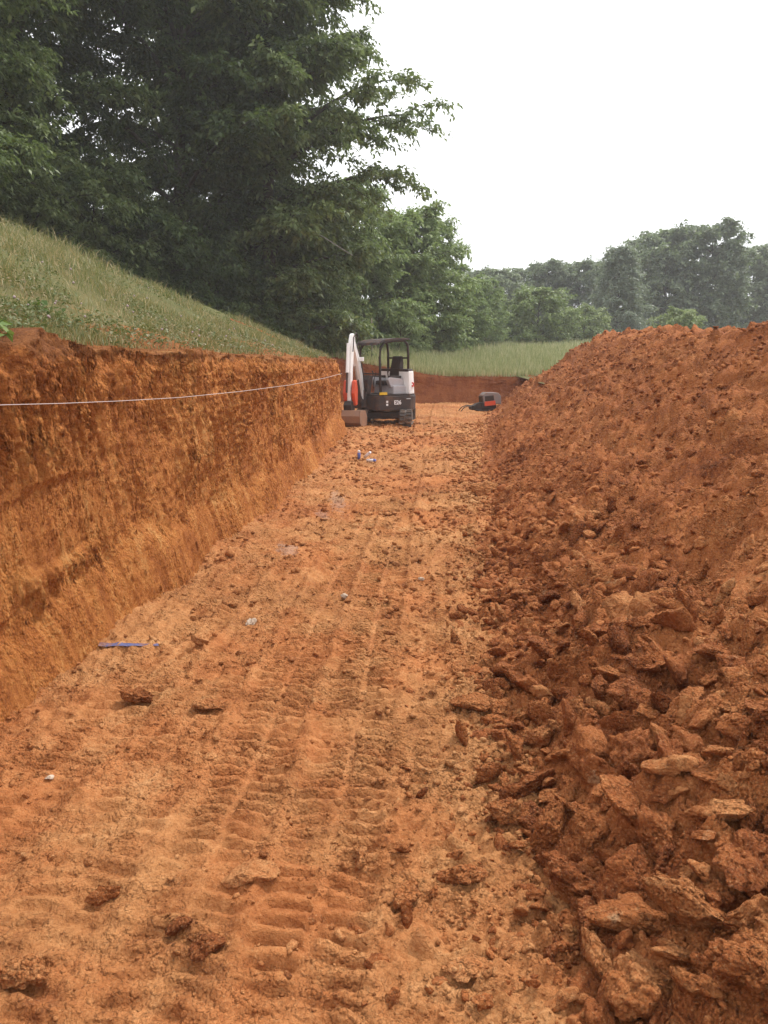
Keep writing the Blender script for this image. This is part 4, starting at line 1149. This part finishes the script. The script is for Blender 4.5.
# ------------------------------------------------------------------ grass
def grass(name, P, hgt, wid, mat, seed, label, lean=0.35):
    r = np.random.default_rng(seed); n = len(P)
    a = r.uniform(0, 2 * np.pi, n); wv = np.stack([np.cos(a), np.sin(a), 0 * a], 1) * wid[:, None] * 0.5
    b = r.uniform(0, 2 * np.pi, n); ld = np.stack([np.cos(b), np.sin(b), 0 * b], 1) * (hgt * r.uniform(0.1, 1.0, n) * lean)[:, None]
    up = np.array([0, 0, 1.0])
    m = P + ld * 0.35 + up * (hgt * 0.55)[:, None]; t = P + ld * 1.2 + up * (hgt * r.uniform(0.75, 1.0, n))[:, None]
    V = np.stack([P - wv, P + wv, m + wv * 0.7, m - wv * 0.7, t], 1).reshape(-1, 3)
    k = (np.arange(n) * 5)[:, None]
    F = np.concatenate([k + np.array([0, 1, 2]), k + np.array([0, 2, 3]), k + np.array([3, 2, 4])])
    o = link(name, mesh_np(name, V, F), mat)
    return tag(o, label, 'grass', kind='stuff')
r = np.random.default_rng(77)
n = 95000
yc = np.exp(r.uniform(math.log(3.0), math.log(33), n))
dd = np.where(r.random(n) < 0.45, r.exponential(1.0, n), r.random(n) * 11.5)
xc_ = np.where(yc < Y_CORNER, wall_x(np.clip(yc, -4, 17)), np.minimum(X_NOTCH, -3.0)) - 0.22 - dd
cov = fbm(xc_ * 0.5, yc * 0.5, 3, 501)
kp = (r.random(n) < np.clip(0.66 + 1.9 * cov, 0.06, 1) * np.interp(dd, [0, 0.5, 2], [0.75, 1, 1]))
xc_, yc, dd = xc_[kp], yc[kp], dd[kp]
hg = r.uniform(0.07, 0.26, len(xc_)) * np.interp(dd, [0, 0.8, 3, 6], [0.45, 0.6, 0.85, 1.3]) * np.clip(1 + 0.9 * fbm(xc_ * 1.1, yc * 1.1, 3, 503), 0.35, 2)
dist = np.hypot(xc_, yc)
grass('slope_grass', np.stack([xc_, yc, land(xc_, yc) + 0.005], 1), hg, np.clip(0.0009 * dist, 0.003, 0.02), M['grass'], 78, 'green and straw coloured grass covering the slope above the cut bank', 1.1)
# low broad leaves between the blades, and rank growth along the tree line
n = 14000
yc = np.exp(r.uniform(math.log(3.2), math.log(24), n)); dd = r.gamma(1.2, 1.6, n)
xc_ = np.where(yc < Y_CORNER, wall_x(np.clip(yc, -4, 17)), -4.8) - 0.2 - dd
kp = fbm(xc_ * 0.9, yc * 0.9, 3, 507) > 0.0
P = np.stack([xc_, yc, land(xc_, yc) + 0.03 + 0.09 * r.random(n)], 1)[kp]
D = r.normal(0, 1, P.shape); D[:, 2] = np.abs(D[:, 2]) * 0.4; D /= np.linalg.norm(D, axis=1, keepdims=True)
V, F = leaves(P, D, 3, 0.034, 0.55, r, twig=0.05, droop=0.2)
tag(link('ground_cover', mesh_np('ground_cover', V, F), leafmat('ground_cover_leaf', (0.08, 0.115, 0.035), (0.14, 0.16, 0.06), (0.27, 0.2, 0.11), 0.25)), 'low green and brown broad leaves among the grass above the cut bank', 'ground cover', kind='stuff')
tl = np.array([(-14.5, 18.5), (-13.0, 19.8), (-11.4, 21.6), (-10.2, 23.6), (-8.8, 25.9), (-7.0, 27.6), (-5.6, 29.4), (-4.6, 30.6)])
n = 5200
u = r.random(n) * (len(tl) - 1); k = u.astype(int); P = tl[k] + (tl[np.minimum(k + 1, len(tl) - 1)] - tl[k]) * (u - k)[:, None] + r.normal(0, 0.45, (n, 2))
P = np.column_stack([P, land(P[:, 0], P[:, 1])])
hg = r.uniform(0.25, 0.75, n) * np.clip(1 + 1.2 * fbm(P[:, 0] * 1.3, P[:, 1] * 1.3, 2, 509), 0.3, 2)
grass('rank_grass', P, hg, np.full(n, 0.028), M['weed'], 80, 'taller rank grass and weeds along the foot of the tree line', 0.7)
n = 34000
yc = 29.2 + r.random(n) ** 1.5 * 34; xc_ = r.uniform(-0.2, 0.28, n) * yc + 0.0
hg = r.uniform(0.3, 0.62, n) * np.interp(yc, [29, 32, 40], [0.6, 1, 1.15])
grass('meadow_grass', np.stack([xc_, yc, land(xc_, yc) - 0.02], 1), hg, 0.0009 * yc, M['meadow'], 79, 'tall pale meadow grass behind the far end of the trench', 0.25)
# pinkish clover heads and a few leafy weeds at the lip
n = 45
yc = r.uniform(4, 11, n); xc_ = wall_x(yc) - 0.3 - r.exponential(0.5, n); zc = land(xc_, yc) + r.uniform(0.05, 0.2, n)
V0, F0 = ICO[1]
V = (V0[None] * (r.uniform(0.007, 0.013, n))[:, None, None] + np.stack([xc_, yc, zc], 1)[:, None, :]).reshape(-1, 3)
F = (F0[None] + (np.arange(n) * len(V0))[:, None, None]).reshape(-1, 3)
tag(link('clover_flowers', mesh_np('clover_flowers', V, F), M['petal']), 'faded pinkish flower heads scattered in the grass at the bank lip', 'flowers', kind='stuff')
def weed(px, Y_, dx, sc_, seed, lab):
    r = np.random.default_rng(seed)
    x = float(wall_x(Y_)) - dx
    root = empty('weed', (x, Y_, float(land(x, Y_)) - 0.02)); root.scale = (sc_,) * 3
    P = np.zeros((14, 3)); D = r.normal(0, 1, (14, 3)); D[:, 2] = np.abs(D[:, 2]) + 0.6; D /= np.linalg.norm(D, axis=1, keepdims=True)
    cur = [(np.stack([P[i] + D[i] * t for t in np.linspace(0, 0.26, 4)]), np.linspace(0.004, 0.002, 4)) for i in range(14)]
    Vs, Fs, _ = np_tubes(cur, 4)
    link('stem', mesh_np('stem', np.concatenate(Vs), np.concatenate(Fs)), M['weed'], root)
    V, F = leaves(P, D, 12, 0.1, 0.55, r, twig=0.28, droop=0.2)
    link('leaf_cluster', mesh_np('leaf_cluster', V, F), M['weed'], root)
    tag(root, lab, 'weed')
weed(0, 3.75, 0.28, 1.0, 1, 'bright green leafy weed on the bank lip at the left picture edge')
weed(0, 4.0, 0.5, 0.8, 2, 'leafy weed just behind the one at the left picture edge')
weed(0, 5.6, 0.9, 0.75, 3, 'low leafy weed in the grass above the string line')

# ------------------------------------------------------------------ damp air
bm = bmesh.new()
xs_, ys_, zs_ = (-220, 220), (-40, 330), (-3, 26)
v = [bm.verts.new((a, b, c)) for a in xs_ for b in ys_ for c in zs_]
for q in ((0, 1, 3, 2), (4, 6, 7, 5), (0, 4, 5, 1), (2, 3, 7, 6), (0, 2, 6, 4), (1, 5, 7, 3)): bm.faces.new([v[i] for i in q])
s = NT('damp_air')
pv = s.node('VolumePrincipled'); pv.inputs['Color'].default_value = (0.93, 0.95, 0.98, 1); pv.inputs['Density'].default_value = 0.0012
s.link(pv.outputs[0], s.out.inputs['Volume'])
tag(build('haze', bm, s.m, None), kind='stuff')
